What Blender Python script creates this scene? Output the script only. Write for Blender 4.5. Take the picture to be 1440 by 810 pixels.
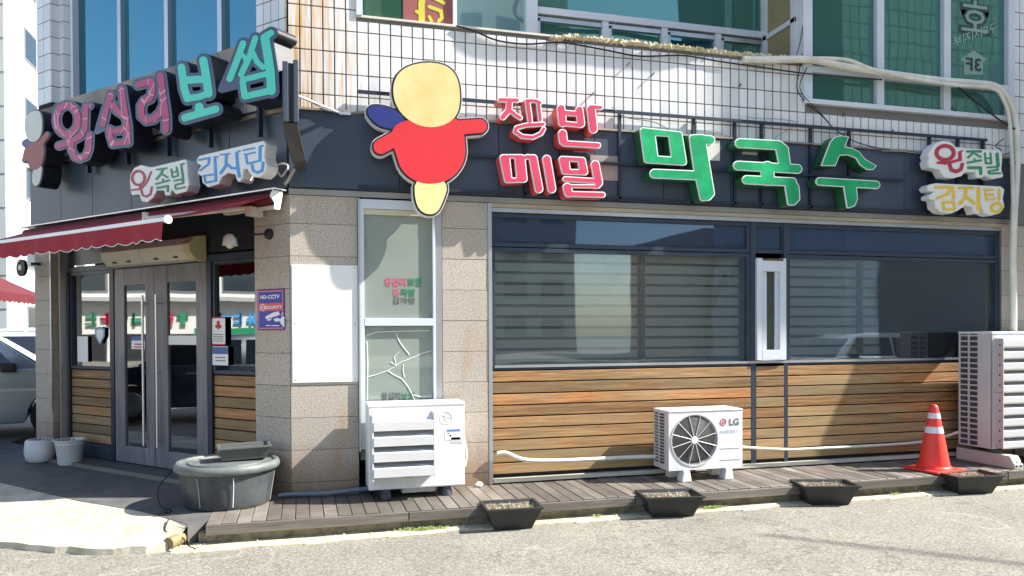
import bpy, bmesh, math, random
import numpy as np
from mathutils import Vector, Matrix
from mathutils.geometry import tessellate_polygon
R = math.radians
random.seed(7)
scn = bpy.context.scene
for o in list(bpy.data.objects): bpy.data.objects.remove(o)
COL = scn.collection

# ------------------------------------------------------------ camera, world, sun, exposure
FOC, PYC, EYE = 1067.6, 477.6, Vector((0.13, -7.535, 1.56))
YAW, PITCH, ROLL, LA = R(74.685), R(-0.586), R(-0.291), R(132.455)
fw = Vector((math.cos(YAW)*math.cos(PITCH), math.sin(YAW)*math.cos(PITCH), math.sin(PITCH)))
rt0 = Vector((math.sin(YAW), -math.cos(YAW), 0)); up0 = rt0.cross(fw)
rt = rt0*math.cos(ROLL) + up0*math.sin(ROLL); up = rt.cross(fw)
cd = bpy.data.cameras.new('camera'); cam = bpy.data.objects.new('camera', cd); COL.objects.link(cam)
M = Matrix.Identity(4)
for i in range(3):
    M[i][0] = rt[i]; M[i][1] = up[i]; M[i][2] = -fw[i]; M[i][3] = EYE[i]
cam.matrix_world = M
cd.sensor_width = 36; cd.lens = FOC/1440*36; cd.shift_y = (PYC-405)/1440
cd.clip_start = 0.05; cd.clip_end = 2000
scn.camera = cam
SUN_AZ, SUN_EL = R(344), R(41.5)
world = bpy.data.worlds.new('World'); scn.world = world; world.use_nodes = True
wn = world.node_tree.nodes; bg = wn['Background']
sky = wn.new('ShaderNodeTexSky'); sky.sky_type = 'NISHITA'; sky.sun_disc = False
sky.sun_elevation = SUN_EL; sky.sun_rotation = math.pi/2 - SUN_AZ; sky.air_density = 1.1; sky.dust_density = 1.2
world.node_tree.links.new(sky.outputs[0], bg.inputs[0]); bg.inputs[1].default_value = 0.12
sd = bpy.data.lights.new('sun', 'SUN'); sd.energy = 5.0; sd.angle = R(0.55); sd.color = (1, .955, .88)
sun = bpy.data.objects.new('sun', sd); COL.objects.link(sun)
sdir = Vector((math.cos(SUN_AZ)*math.cos(SUN_EL), math.sin(SUN_AZ)*math.cos(SUN_EL), math.sin(SUN_EL)))
sun.rotation_euler = sdir.to_track_quat('Z', 'Y').to_euler(); sun.location = (20, -10, 20)
scn.view_settings.view_transform = 'Standard'; scn.view_settings.look = 'None'
scn.view_settings.exposure = 1.28; scn.view_settings.gamma = 1
scn.cycles.max_bounces = 7; scn.cycles.transparent_max_bounces = 10
scn.cycles.caustics_reflective = False; scn.cycles.caustics_refractive = False
scn.cycles.sample_clamp_indirect = 6

# ------------------------------------------------------------ measured places: turn a measured direction into a point on a real plane
def ray(x, y): return fw + rt*((x-720)/FOC) - up*((y-PYC)/FOC)
LD = Vector((math.cos(LA), math.sin(LA), 0)); LN = Vector((-math.sin(LA), math.cos(LA), 0))
def FP(x, y, d=0):                       # front wall plane, d metres out of it -> (u, z)
    r = ray(x, y); t = (-d-EYE.y)/r.y; P = EYE+r*t; return (P.x, P.z)
def LP(x, y, d=0):                       # side wall plane -> (s, z)
    r = ray(x, y); t = (d-EYE.dot(LN))/r.dot(LN); P = EYE+r*t; return (P.dot(LD), P.z)
def GP(x, y, z=0):
    r = ray(x, y); P = EYE+r*((z-EYE.z)/r.z); return (P.x, P.y)
def FF(u, d, z): return Vector((u, -d, z))                 # front frame
def LF(s, d, z): return LD*s + LN*d + Vector((0, 0, z))    # side frame
def WF(x, y, z): return Vector((x, y, z))
def frame_at(loc, ang):
    c, s = math.cos(ang), math.sin(ang)
    return lambda x, y, z: Vector((loc[0]+x*c-y*s, loc[1]+x*s+y*c, loc[2]+z))

# ------------------------------------------------------------ materials
def lin(c):
    return tuple(((v/255)/12.92 if v/255 <= .04045 else ((v/255+.055)/1.055)**2.4) for v in c)
MATS = {}
def mat(name, col, rough=.6, metal=0, var=0.0, nscale=6, col2=None, mix=.5, bump=0, bscale=40, rnd=0, spec=.5,
        stretch=(1, 1, 1), coat=0, crack=None, detail=5):
    if name in MATS: return MATS[name]
    m = bpy.data.materials.new(name); m.use_nodes = True; N = m.node_tree.nodes; L = m.node_tree.links
    b = N['Principled BSDF']; b.inputs['Roughness'].default_value = rough; b.inputs['Metallic'].default_value = metal
    b.inputs['Specular IOR Level'].default_value = spec; b.inputs['Coat Weight'].default_value = coat
    tc = N.new('ShaderNodeTexCoord'); mp = N.new('ShaderNodeMapping'); mp.inputs['Scale'].default_value = stretch
    L.new(tc.outputs['Object'], mp.inputs[0]); vec = mp.outputs[0]
    oi = N.new('ShaderNodeObjectInfo')
    if rnd:
        ad = N.new('ShaderNodeVectorMath'); ad.operation = 'ADD'; cx = N.new('ShaderNodeCombineXYZ')
        mu = N.new('ShaderNodeMath'); mu.operation = 'MULTIPLY'; mu.inputs[1].default_value = 37
        L.new(oi.outputs['Random'], mu.inputs[0]); L.new(mu.outputs[0], cx.inputs[0]); L.new(mu.outputs[0], cx.inputs[1])
        L.new(vec, ad.inputs[0]); L.new(cx.outputs[0], ad.inputs[1]); vec = ad.outputs[0]
    out = None
    rgb = N.new('ShaderNodeRGB'); rgb.outputs[0].default_value = (*col, 1); out = rgb.outputs[0]
    if var or col2:
        n = N.new('ShaderNodeTexNoise'); n.inputs['Scale'].default_value = nscale; n.inputs['Detail'].default_value = detail
        n.inputs['Roughness'].default_value = .65; L.new(vec, n.inputs['Vector'])
        if col2:
            rp = N.new('ShaderNodeValToRGB'); rp.color_ramp.elements[0].position = mix-.12; rp.color_ramp.elements[1].position = mix+.12
            rp.color_ramp.elements[0].color = (*col, 1); rp.color_ramp.elements[1].color = (*col2, 1)
            L.new(n.outputs[0], rp.inputs[0]); out = rp.outputs[0]
        if var:
            n2 = N.new('ShaderNodeTexNoise'); n2.inputs['Scale'].default_value = nscale*.37; n2.inputs['Detail'].default_value = 6
            L.new(vec, n2.inputs['Vector'])
            mr = N.new('ShaderNodeMapRange'); mr.inputs[1].default_value = .3; mr.inputs[2].default_value = .7
            mr.inputs[3].default_value = 1-var; mr.inputs[4].default_value = 1+var*.7
            L.new(n2.outputs[0], mr.inputs[0])
            vm = N.new('ShaderNodeVectorMath'); vm.operation = 'SCALE'; L.new(out, vm.inputs[0]); L.new(mr.outputs[0], vm.inputs[3]); out = vm.outputs[0]
    if rnd:
        mr = N.new('ShaderNodeMapRange'); mr.inputs[3].default_value = 1-rnd; mr.inputs[4].default_value = 1+rnd
        L.new(oi.outputs['Random'], mr.inputs[0])
        vm = N.new('ShaderNodeVectorMath'); vm.operation = 'SCALE'; L.new(out, vm.inputs[0]); L.new(mr.outputs[0], vm.inputs[3]); out = vm.outputs[0]
    if crack:
        v = N.new('ShaderNodeTexVoronoi'); v.feature = 'DISTANCE_TO_EDGE'; v.inputs['Scale'].default_value = 4.2
        L.new(tc.outputs['Object'], v.inputs['Vector'])
        lt = N.new('ShaderNodeMath'); lt.operation = 'LESS_THAN'; lt.inputs[1].default_value = .022; L.new(v.outputs[0], lt.inputs[0])
        mx = N.new('ShaderNodeMix'); mx.data_type = 'RGBA'; mx.inputs['B'].default_value = (*crack, 1)
        L.new(lt.outputs[0], mx.inputs['Factor']); L.new(out, mx.inputs['A']); out = mx.outputs['Result']
    L.new(out, b.inputs['Base Color'])
    if bump:
        n = N.new('ShaderNodeTexNoise'); n.inputs['Scale'].default_value = bscale; n.inputs['Detail'].default_value = 6; L.new(vec, n.inputs['Vector'])
        bp = N.new('ShaderNodeBump'); bp.inputs['Strength'].default_value = bump; bp.inputs['Distance'].default_value = .01
        L.new(n.outputs[0], bp.inputs['Height']); L.new(bp.outputs[0], b.inputs['Normal'])
    MATS[name] = m; return m

def glass(name, tint, refl, refl_tint=(1, 1, 1), base=None, wav=0.0, body_haze=.5):
    """window glass: tinted see-through sheet with a fresnel mirror on it; base = opaque body colour behind a reflective film"""
    if name in MATS: return MATS[name]
    m = bpy.data.materials.new(name); m.use_nodes = True; N = m.node_tree.nodes; L = m.node_tree.links
    N.remove(N['Principled BSDF']); out = N['Material Output']
    if base:
        t = N.new('ShaderNodeBsdfDiffuse'); t.inputs[0].default_value = (*base, 1)
        t2 = N.new('ShaderNodeBsdfTransparent'); t2.inputs[0].default_value = (*tint, 1)
        mm = N.new('ShaderNodeMixShader'); mm.inputs[0].default_value = 1-body_haze; L.new(t.outputs[0], mm.inputs[1]); L.new(t2.outputs[0], mm.inputs[2]); body = mm.outputs[0]
    else:
        t = N.new('ShaderNodeBsdfTransparent'); t.inputs[0].default_value = (*tint, 1); body = t.outputs[0]
    g = N.new('ShaderNodeBsdfGlossy'); g.inputs['Roughness'].default_value = .015; g.inputs[0].default_value = (*refl_tint, 1)
    fr = N.new('ShaderNodeFresnel'); fr.inputs[0].default_value = 1.52
    mr = N.new('ShaderNodeMapRange'); mr.inputs[3].default_value = refl; mr.inputs[4].default_value = 1
    L.new(fr.outputs[0], mr.inputs[0])
    if wav:
        tc = N.new('ShaderNodeTexCoord'); n = N.new('ShaderNodeTexNoise'); n.inputs['Scale'].default_value = 1.3; n.inputs['Detail'].default_value = 1
        L.new(tc.outputs['Object'], n.inputs['Vector']); bp = N.new('ShaderNodeBump'); bp.inputs['Strength'].default_value = wav; bp.inputs['Distance'].default_value = .02
        L.new(n.outputs[0], bp.inputs['Height']); L.new(bp.outputs[0], g.inputs['Normal'])
    ms = N.new('ShaderNodeMixShader'); L.new(mr.outputs[0], ms.inputs[0]); L.new(body, ms.inputs[1]); L.new(g.outputs[0], ms.inputs[2])
    L.new(ms.outputs[0], out.inputs[0]); MATS[name] = m; return m

granite = mat('granite', lin((186, 172, 158)), .62, nscale=230, col2=lin((128, 116, 106)), mix=.5, var=.07, rnd=.05, bump=.08, bscale=200)
def granite_mat(name, base):
    m = mat(name, lin(base), .62); N = m.node_tree.nodes; L = m.node_tree.links; b = N['Principled BSDF']
    tc = N.new('ShaderNodeTexCoord'); geo = N.new('ShaderNodeNewGeometry'); oi = N.new('ShaderNodeObjectInfo')
    a = N.new('ShaderNodeTexNoise'); a.inputs['Scale'].default_value = 75; a.inputs['Detail'].default_value = 4; a.inputs['Roughness'].default_value = .8
    L.new(geo.outputs['Position'], a.inputs['Vector'])
    r1 = N.new('ShaderNodeValToRGB'); e = r1.color_ramp.elements
    e[0].position = .33; e[0].color = (*[c*.42 for c in lin(base)], 1); e[1].position = .62; e[1].color = (*[min(.8, c*1.35) for c in lin(base)], 1)
    q = e.new(.48); q.color = (*lin(base), 1)
    L.new(a.outputs[0], r1.inputs[0])
    st = N.new('ShaderNodeTexNoise'); st.inputs['Scale'].default_value = 1.7; st.inputs['Detail'].default_value = 5
    mp = N.new('ShaderNodeMapping'); mp.inputs['Scale'].default_value = (2.2, 2.2, .5); L.new(geo.outputs['Position'], mp.inputs[0]); L.new(mp.outputs[0], st.inputs['Vector'])
    rs = N.new('ShaderNodeValToRGB'); rs.color_ramp.elements[0].position = .56; rs.color_ramp.elements[1].position = .74
    rs.color_ramp.elements[0].color = (0, 0, 0, 1); rs.color_ramp.elements[1].color = (.6, .6, .6, 1); L.new(st.outputs[0], rs.inputs[0])
    mx = N.new('ShaderNodeMix'); mx.data_type = 'RGBA'; mx.blend_type = 'MULTIPLY'; mx.inputs['B'].default_value = (.85, .62, .32, 1)
    L.new(rs.outputs[0], mx.inputs['Factor']); L.new(r1.outputs[0], mx.inputs['A'])
    # rising damp at the foot of the wall: brown dirt with a ragged top edge
    sx = N.new('ShaderNodeSeparateXYZ'); L.new(geo.outputs['Position'], sx.inputs[0])
    mr = N.new('ShaderNodeMapRange'); mr.inputs[1].default_value = .8; mr.inputs[2].default_value = .28; mr.inputs[3].default_value = 0; mr.inputs[4].default_value = .8
    ad = N.new('ShaderNodeMath'); ad.operation = 'MULTIPLY_ADD'; ad.inputs[1].default_value = .5; L.new(st.outputs[0], ad.inputs[0]); L.new(sx.outputs[2], ad.inputs[2])
    L.new(ad.outputs[0], mr.inputs[0])
    mx2 = N.new('ShaderNodeMix'); mx2.data_type = 'RGBA'; mx2.blend_type = 'MULTIPLY'; mx2.inputs['B'].default_value = (.5, .34, .2, 1)
    L.new(mr.outputs[0], mx2.inputs['Factor']); L.new(mx.outputs['Result'], mx2.inputs['A'])
    rr = N.new('ShaderNodeMapRange'); rr.inputs[3].default_value = .92; rr.inputs[4].default_value = 1.06; L.new(oi.outputs['Random'], rr.inputs[0])
    vm = N.new('ShaderNodeVectorMath'); vm.operation = 'SCALE'; L.new(mx2.outputs['Result'], vm.inputs[0]); L.new(rr.outputs[0], vm.inputs[3])
    L.new(vm.outputs[0], b.inputs['Base Color']); return m
GRAN = granite_mat('speckled_granite', (174, 164, 152))
def rusty_tile():
    m = mat('white_tile', lin((232, 232, 230)), .22); N = m.node_tree.nodes; L = m.node_tree.links; b = N['Principled BSDF']
    geo = N.new('ShaderNodeNewGeometry'); oi = N.new('ShaderNodeObjectInfo')
    mp = N.new('ShaderNodeMapping'); mp.inputs['Scale'].default_value = (30, 30, 1.6); L.new(geo.outputs['Position'], mp.inputs[0])
    n = N.new('ShaderNodeTexNoise'); n.inputs['Scale'].default_value = 1; n.inputs['Detail'].default_value = 6; L.new(mp.outputs[0], n.inputs['Vector'])
    sx = N.new('ShaderNodeSeparateXYZ'); L.new(geo.outputs['Position'], sx.inputs[0])
    mr = N.new('ShaderNodeMapRange'); mr.inputs[1].default_value = 1.1; mr.inputs[2].default_value = .1; mr.inputs[3].default_value = -.2; mr.inputs[4].default_value = .15
    L.new(sx.outputs[0], mr.inputs[0])
    # only the front face (y near 0) near the corner is stained
    my = N.new('ShaderNodeMath'); my.operation = 'LESS_THAN'; my.inputs[1].default_value = .02; L.new(sx.outputs[1], my.inputs[0])
    mm = N.new('ShaderNodeMath'); mm.operation = 'ADD'; L.new(n.outputs[0], mm.inputs[0]); L.new(mr.outputs[0], mm.inputs[1])
    rp = N.new('ShaderNodeValToRGB'); rp.color_ramp.elements[0].position = .45; rp.color_ramp.elements[1].position = .78
    rp.color_ramp.elements[0].color = (0, 0, 0, 1); L.new(mm.outputs[0], rp.inputs[0])
    fc = N.new('ShaderNodeMath'); fc.operation = 'MULTIPLY'; L.new(rp.outputs[0], fc.inputs[0]); L.new(my.outputs[0], fc.inputs[1])
    r2 = N.new('ShaderNodeMapRange'); r2.inputs[3].default_value = .86; r2.inputs[4].default_value = 1.04; L.new(oi.outputs['Random'], r2.inputs[0])
    vm = N.new('ShaderNodeVectorMath'); vm.operation = 'SCALE'; vm.inputs[0].default_value = lin((226, 226, 226)); L.new(r2.outputs[0], vm.inputs[3])
    n3 = N.new('ShaderNodeTexNoise'); n3.inputs['Scale'].default_value = 2.2; L.new(geo.outputs['Position'], n3.inputs['Vector'])
    mx = N.new('ShaderNodeMix'); mx.data_type = 'RGBA'; mx.inputs['B'].default_value = (*lin((206, 160, 92)), 1)
    L.new(fc.outputs[0], mx.inputs['Factor']); L.new(vm.outputs[0], mx.inputs['A']); L.new(mx.outputs['Result'], b.inputs['Base Color']); return m
TILE = rusty_tile()
GROUT = mat('tile_grout', lin((30, 30, 34)), .9)
def wood_mat(name, c1, c2, c3):
    c1l = lin(c1)
    m = mat(name, lin(c1), .6); N = m.node_tree.nodes; L = m.node_tree.links; b = N['Principled BSDF']
    tc = N.new('ShaderNodeTexCoord'); oi = N.new('ShaderNodeObjectInfo')
    mu = N.new('ShaderNodeMath'); mu.operation = 'MULTIPLY'; mu.inputs[1].default_value = 91; L.new(oi.outputs['Random'], mu.inputs[0])
    cx = N.new('ShaderNodeCombineXYZ'); [L.new(mu.outputs[0], cx.inputs[i]) for i in range(3)]
    geo = N.new('ShaderNodeNewGeometry')
    ad = N.new('ShaderNodeVectorMath'); L.new(geo.outputs['Position'], ad.inputs[0]); L.new(cx.outputs[0], ad.inputs[1])
    mp = N.new('ShaderNodeMapping'); mp.inputs['Scale'].default_value = (1.1, 1.1, 26); L.new(ad.outputs[0], mp.inputs[0])
    n = N.new('ShaderNodeTexNoise'); n.inputs['Scale'].default_value = 1.6; n.inputs['Detail'].default_value = 8; n.inputs['Roughness'].default_value = .7
    n.inputs['Distortion'].default_value = .5; L.new(mp.outputs[0], n.inputs['Vector'])
    rp = N.new('ShaderNodeValToRGB'); e = rp.color_ramp.elements; e[0].position = .3; e[0].color = (*lin(c2), 1); e[1].position = .66; e[1].color = (*lin(c1), 1)
    L.new(n.outputs[0], rp.inputs[0])
    hr = N.new('ShaderNodeMapRange'); hr.inputs[1].default_value = .55; hr.inputs[2].default_value = .95; hr.inputs[3].default_value = 0; hr.inputs[4].default_value = .55; L.new(oi.outputs['Random'], hr.inputs[0])
    hm = N.new('ShaderNodeMix'); hm.data_type = 'RGBA'; hm.inputs['B'].default_value = (c1l[0]*.95, c1l[1]*.52, c1l[2]*.34, 1); L.new(hr.outputs[0], hm.inputs['Factor']); L.new(rp.outputs[0], hm.inputs['A'])
    if name != 'cladding_wood': hr.inputs[4].default_value = 0
    k = N.new('ShaderNodeTexVoronoi'); k.inputs['Scale'].default_value = 2.6; L.new(ad.outputs[0], k.inputs['Vector'])
    kr = N.new('ShaderNodeValToRGB'); kr.color_ramp.elements[0].position = .015; kr.color_ramp.elements[1].position = .055
    kr.color_ramp.elements[0].color = (.85, .85, .85, 1); kr.color_ramp.elements[1].color = (0, 0, 0, 1); L.new(k.outputs[0], kr.inputs[0])
    mx0 = N.new('ShaderNodeMix'); mx0.data_type = 'RGBA'; mx0.inputs['B'].default_value = (*lin((74, 44, 22)), 1)
    L.new(kr.outputs[0], mx0.inputs['Factor']); L.new(hm.outputs['Result'], mx0.inputs['A'])
    n2 = N.new('ShaderNodeTexNoise'); n2.inputs['Scale'].default_value = .9; L.new(ad.outputs[0], n2.inputs['Vector'])
    r2 = N.new('ShaderNodeValToRGB'); r2.color_ramp.elements[0].position = .42; r2.color_ramp.elements[1].position = .62
    sz = N.new('ShaderNodeSeparateXYZ'); L.new(geo.outputs['Position'], sz.inputs[0])
    zr = N.new('ShaderNodeMapRange'); zr.inputs[1].default_value = .75; zr.inputs[2].default_value = .15; zr.inputs[3].default_value = 0; zr.inputs[4].default_value = .16; L.new(sz.outputs[2], zr.inputs[0])
    za = N.new('ShaderNodeMath'); za.operation = 'ADD'; L.new(n2.outputs[0], za.inputs[0]); L.new(zr.outputs[0], za.inputs[1])
    L.new(za.outputs[0], r2.inputs[0])
    f2 = N.new('ShaderNodeMath'); f2.operation = 'MULTIPLY'; f2.inputs[1].default_value = .8; L.new(r2.outputs[0], f2.inputs[0])
    mx = N.new('ShaderNodeMix'); mx.data_type = 'RGBA'; mx.inputs['B'].default_value = (*lin(c3), 1)
    L.new(f2.outputs[0], mx.inputs['Factor']); L.new(mx0.outputs['Result'], mx.inputs['A'])
    mxx = N.new('ShaderNodeMix'); mxx.data_type = 'RGBA'; mxx.blend_type = 'MULTIPLY'; mxx.inputs['Factor'].default_value = .65
    L.new(mx.outputs['Result'], mxx.inputs['A'])
    gr = N.new('ShaderNodeMapRange'); gr.inputs[1].default_value = .3; gr.inputs[2].default_value = .7; gr.inputs[3].default_value = .45; gr.inputs[4].default_value = 1.15
    L.new(n.outputs[0], gr.inputs[0]); cb = N.new('ShaderNodeCombineColor'); [L.new(gr.outputs[0], cb.inputs[i]) for i in range(3)]; L.new(cb.outputs[0], mxx.inputs['B'])
    rr = N.new('ShaderNodeMapRange'); rr.inputs[3].default_value = .62; rr.inputs[4].default_value = 1.22; L.new(oi.outputs['Random'], rr.inputs[0])
    vm = N.new('ShaderNodeVectorMath'); vm.operation = 'SCALE'; L.new(mxx.outputs['Result'], vm.inputs[0]); L.new(rr.outputs[0], vm.inputs[3])
    L.new(vm.outputs[0], b.inputs['Base Color'])
    bp = N.new('ShaderNodeBump'); bp.inputs['Strength'].default_value = .25; bp.inputs['Distance'].default_value = .004; L.new(n.outputs[0], bp.inputs['Height']); L.new(bp.outputs[0], b.inputs['Normal'])
    return m
WOOD = wood_mat('cladding_wood', (194, 150, 98), (134, 88, 50), (158, 138, 100))
NAVY = mat('navy_fascia', lin((62, 74, 90)), .42, nscale=1.2, var=.16, stretch=(5, 5, .5), rnd=.05)
FRAME = mat('slate_frame', lin((46, 58, 74)), .38, var=.06)
ALU = mat('aluminium', lin((190, 192, 194)), .35, .75, var=.12, nscale=8, stretch=(1, 1, .3))
STEEL = mat('dull_steel', lin((150, 146, 138)), .45, .5, var=.2, nscale=5)
WHITEP = mat('white_paint', lin((232, 233, 235)), .4, var=.04, nscale=3)
WFRAME = mat('white_window_frame', lin((205, 210, 218)), .45, var=.06)
BLACK = mat('black_plastic', lin((24, 25, 27)), .5, var=.1)
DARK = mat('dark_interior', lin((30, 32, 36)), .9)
CREAM = mat('cream_plastic', lin((206, 202, 184)), .45, var=.07, nscale=4)
ACW = mat('unit_white', lin((224, 225, 226)), .38, var=.10, nscale=4, stretch=(3, 3, 1), col2=lin((196, 190, 178)), mix=.68)
ACG = mat('unit_grey', lin((196, 196, 198)), .45, var=.06)

# ------------------------------------------------------------ mesh builder
class MB:
    def __init__(s): s.v = []; s.f = []; s.fr = WF
    def add(s, vs, fs):
        o = len(s.v); s.v += [Vector(v) for v in vs]; s.f += [tuple(i+o for i in f) for f in fs]; return s
    def box(s, x0, x1, y0, y1, z0, z1, fr=None):
        fr = fr or s.fr
        vs = [fr(x, y, z) for z in (z0, z1) for y in (y0, y1) for x in (x0, x1)]
        return s.add(vs, [(0, 1, 3, 2), (4, 6, 7, 5), (0, 4, 5, 1), (2, 3, 7, 6), (0, 2, 6, 4), (1, 5, 7, 3)])
    def prism(s, pts, lo, hi, fr=None, axis='d'):
        """closed polygon(s) pushed from lo to hi; axis d: pts are (u,z); axis z: pts are (x,y)"""
        fr = fr or s.fr
        loops = pts if isinstance(pts[0][0], (list, tuple)) else [pts]
        flat = [p for l in loops for p in l]
        tris = tessellate_polygon([[Vector((p[0], p[1], 0)) for p in l] for l in loops])
        n = len(flat)
        m = (lambda p, h: fr(p[0], h, p[1])) if axis == 'd' else (lambda p, h: fr(p[0], p[1], h))
        vs = [m(p, lo) for p in flat]+[m(p, hi) for p in flat]
        fs = [tuple(t) for t in tris]+[tuple(i+n for i in t) for t in tris]
        o = 0
        for l in loops:
            k = len(l)
            for i in range(k):
                j = (i+1) % k; fs.append((o+i, o+j, o+j+n, o+i+n))
            o += k
        return s.add(vs, fs)
    def tube(s, pts, r, n=8, smooth=True, caps=True):
        P = [Vector(p) for p in pts]
        if smooth and len(P) > 2:
            Q = []
            for i in range(len(P)-1):
                a, b, c, d = P[max(i-1, 0)], P[i], P[i+1], P[min(i+2, len(P)-1)]
                for k in range(6):
                    t = k/6; Q.append(.5*((2*b)+(c-a)*t+(2*a-5*b+4*c-d)*t*t+(3*b-a-3*c+d)*t**3))
            Q.append(P[-1]); P = Q
        rr = r if isinstance(r, (list, tuple)) else [r]*len(P)
        vs = []; prev = None
        for i, p in enumerate(P):
            t = (P[min(i+1, len(P)-1)]-P[max(i-1, 0)]).normalized()
            a = prev if prev else (Vector((0, 0, 1)) if abs(t.z) < .9 else Vector((1, 0, 0)))
            u = (a - t*a.dot(t)).normalized(); w = t.cross(u); prev = u
            rad = rr[min(len(rr)-1, int(i*len(rr)/len(P)))]
            vs += [p+(u*math.cos(2*math.pi*k/n)+w*math.sin(2*math.pi*k/n))*rad for k in range(n)]
        fs = [(i*n+k, i*n+(k+1) % n, (i+1)*n+(k+1) % n, (i+1)*n+k) for i in range(len(P)-1) for k in range(n)]
        if caps: fs += [tuple(range(n)), tuple((len(P)-1)*n+k for k in range(n))]
        return s.add(vs, fs)
    def lathe(s, prof, n=24, fr=None, sx=1, sy=1, axis='z', cx=0, cy=0, cz=0):
        fr = fr or s.fr; vs = []
        for r, h in prof:
            for k in range(n):
                a = 2*math.pi*k/n
                if axis == 'z': vs.append(fr(cx+r*sx*math.cos(a), cy+r*sy*math.sin(a), cz+h))
                elif axis == 'y': vs.append(fr(cx+r*sx*math.cos(a), cy+h, cz+r*sy*math.sin(a)))
                else: vs.append(fr(cx+h, cy+r*sx*math.cos(a), cz+r*sy*math.sin(a)))
        fs = [(i*n+k, i*n+(k+1) % n, (i+1)*n+(k+1) % n, (i+1)*n+k) for i in range(len(prof)-1) for k in range(n)]
        if prof[0] == prof[-1]: return s.add(vs, fs)
        if prof[0][0] > 1e-5: fs.append(tuple(range(n)))
        if prof[-1][0] > 1e-5: fs.append(tuple((len(prof)-1)*n+k for k in range(n)))
        return s.add(vs, fs)
    def mesh(s, name, m, org=Vector((0, 0, 0)), bevel=0, smooth=False, seg=2):
        me = bpy.data.meshes.new(name); me.from_pydata([v-org for v in s.v], [], s.f)
        bm = bmesh.new(); bm.from_mesh(me); bmesh.ops.remove_doubles(bm, verts=bm.verts, dist=1e-5)
        bmesh.ops.recalc_face_normals(bm, faces=bm.faces)
        if bevel:
            es = [e for e in bm.edges if len(e.link_faces) == 2 and e.calc_face_angle(0) > .5]
            bmesh.ops.bevel(bm, geom=es, offset=bevel, segments=seg, affect='EDGES', profile=.6, clamp_overlap=True)
        if smooth:
            for f in bm.faces: f.smooth = True
            for e in bm.edges:
                if len(e.link_faces) == 2 and e.calc_face_angle(0) > R(38): e.smooth = False
        bm.to_mesh(me); bm.free(); me.materials.append(m); return me
def tagp(o, label=None, cat=None, group=None, kind=None):
    if label: o['label'] = label
    if cat: o['category'] = cat
    if group: o['group'] = group
    if kind: o['kind'] = kind
    return o
def thing(name, loc, label, cat, group=None, kind=None):
    o = bpy.data.objects.new(name, None); o.location = loc; o.empty_display_size = .1; COL.objects.link(o)
    return tagp(o, label, cat, group, kind)
def base_of(p):
    v = Vector((0, 0, 0))
    while p is not None: v = v+p.location; p = p.parent
    return v
def part(mb, name, m, parent=None, bevel=0, smooth=False, label=None, kind=None, seg=2):
    org = base_of(parent) if parent else Vector((0, 0, 0))
    o = bpy.data.objects.new(name, mb.mesh(name, m, org, bevel, smooth, seg)); COL.objects.link(o)
    if parent: o.parent = parent
    return tagp(o, label, None, None, kind)
def solo(mb, name, m, loc, label, cat, group=None, kind=None, bevel=0, smooth=False):
    o = bpy.data.objects.new(name, mb.mesh(name, m, Vector(loc), bevel, smooth)); COL.objects.link(o); o.location = loc
    return tagp(o, label, cat, group, kind)
def inst(me, name, parent, loc, rot=0, scale=(1, 1, 1), kind=None):
    o = bpy.data.objects.new(name, me); COL.objects.link(o); o.parent = parent
    o.location = Vector(loc)-base_of(parent); o.rotation_euler = (0, 0, rot); o.scale = scale; return tagp(o, kind=kind)
def B(*a, fr=WF): return MB().box(*a, fr=fr)
def text_loops(txt, fr, u0, u1, z0, z1, d0, d1, flip=False, keep=True, bold=0):
    cu = bpy.data.curves.new('t', 'FONT'); cu.body = txt; cu.size = 1; cu.align_x = 'LEFT'; cu.offset = bold; cu.resolution_u = 2
    ob = bpy.data.objects.new('t', cu); COL.objects.link(ob); bpy.context.view_layer.update()
    dg = bpy.context.evaluated_depsgraph_get(); me = bpy.data.meshes.new_from_object(ob.evaluated_get(dg))
    vs = [v.co.copy() for v in me.vertices]; fs = [tuple(p.vertices) for p in me.polygons]
    bpy.data.objects.remove(ob); bpy.data.meshes.remove(me); bpy.data.curves.remove(cu)
    mb = MB()
    if not vs: return mb
    xa, xb = min(v.x for v in vs), max(v.x for v in vs); ya, yb = min(v.y for v in vs), max(v.y for v in vs)
    def mp(v, d):
        a = (v.x-xa)/(xb-xa); b = (v.y-ya)/(yb-ya); a = 1-a if flip else a
        return fr(u0+(u1-u0)*a, d, z0+(z1-z0)*b)
    mb.add([mp(v, d1) for v in vs], fs); return mb

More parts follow.
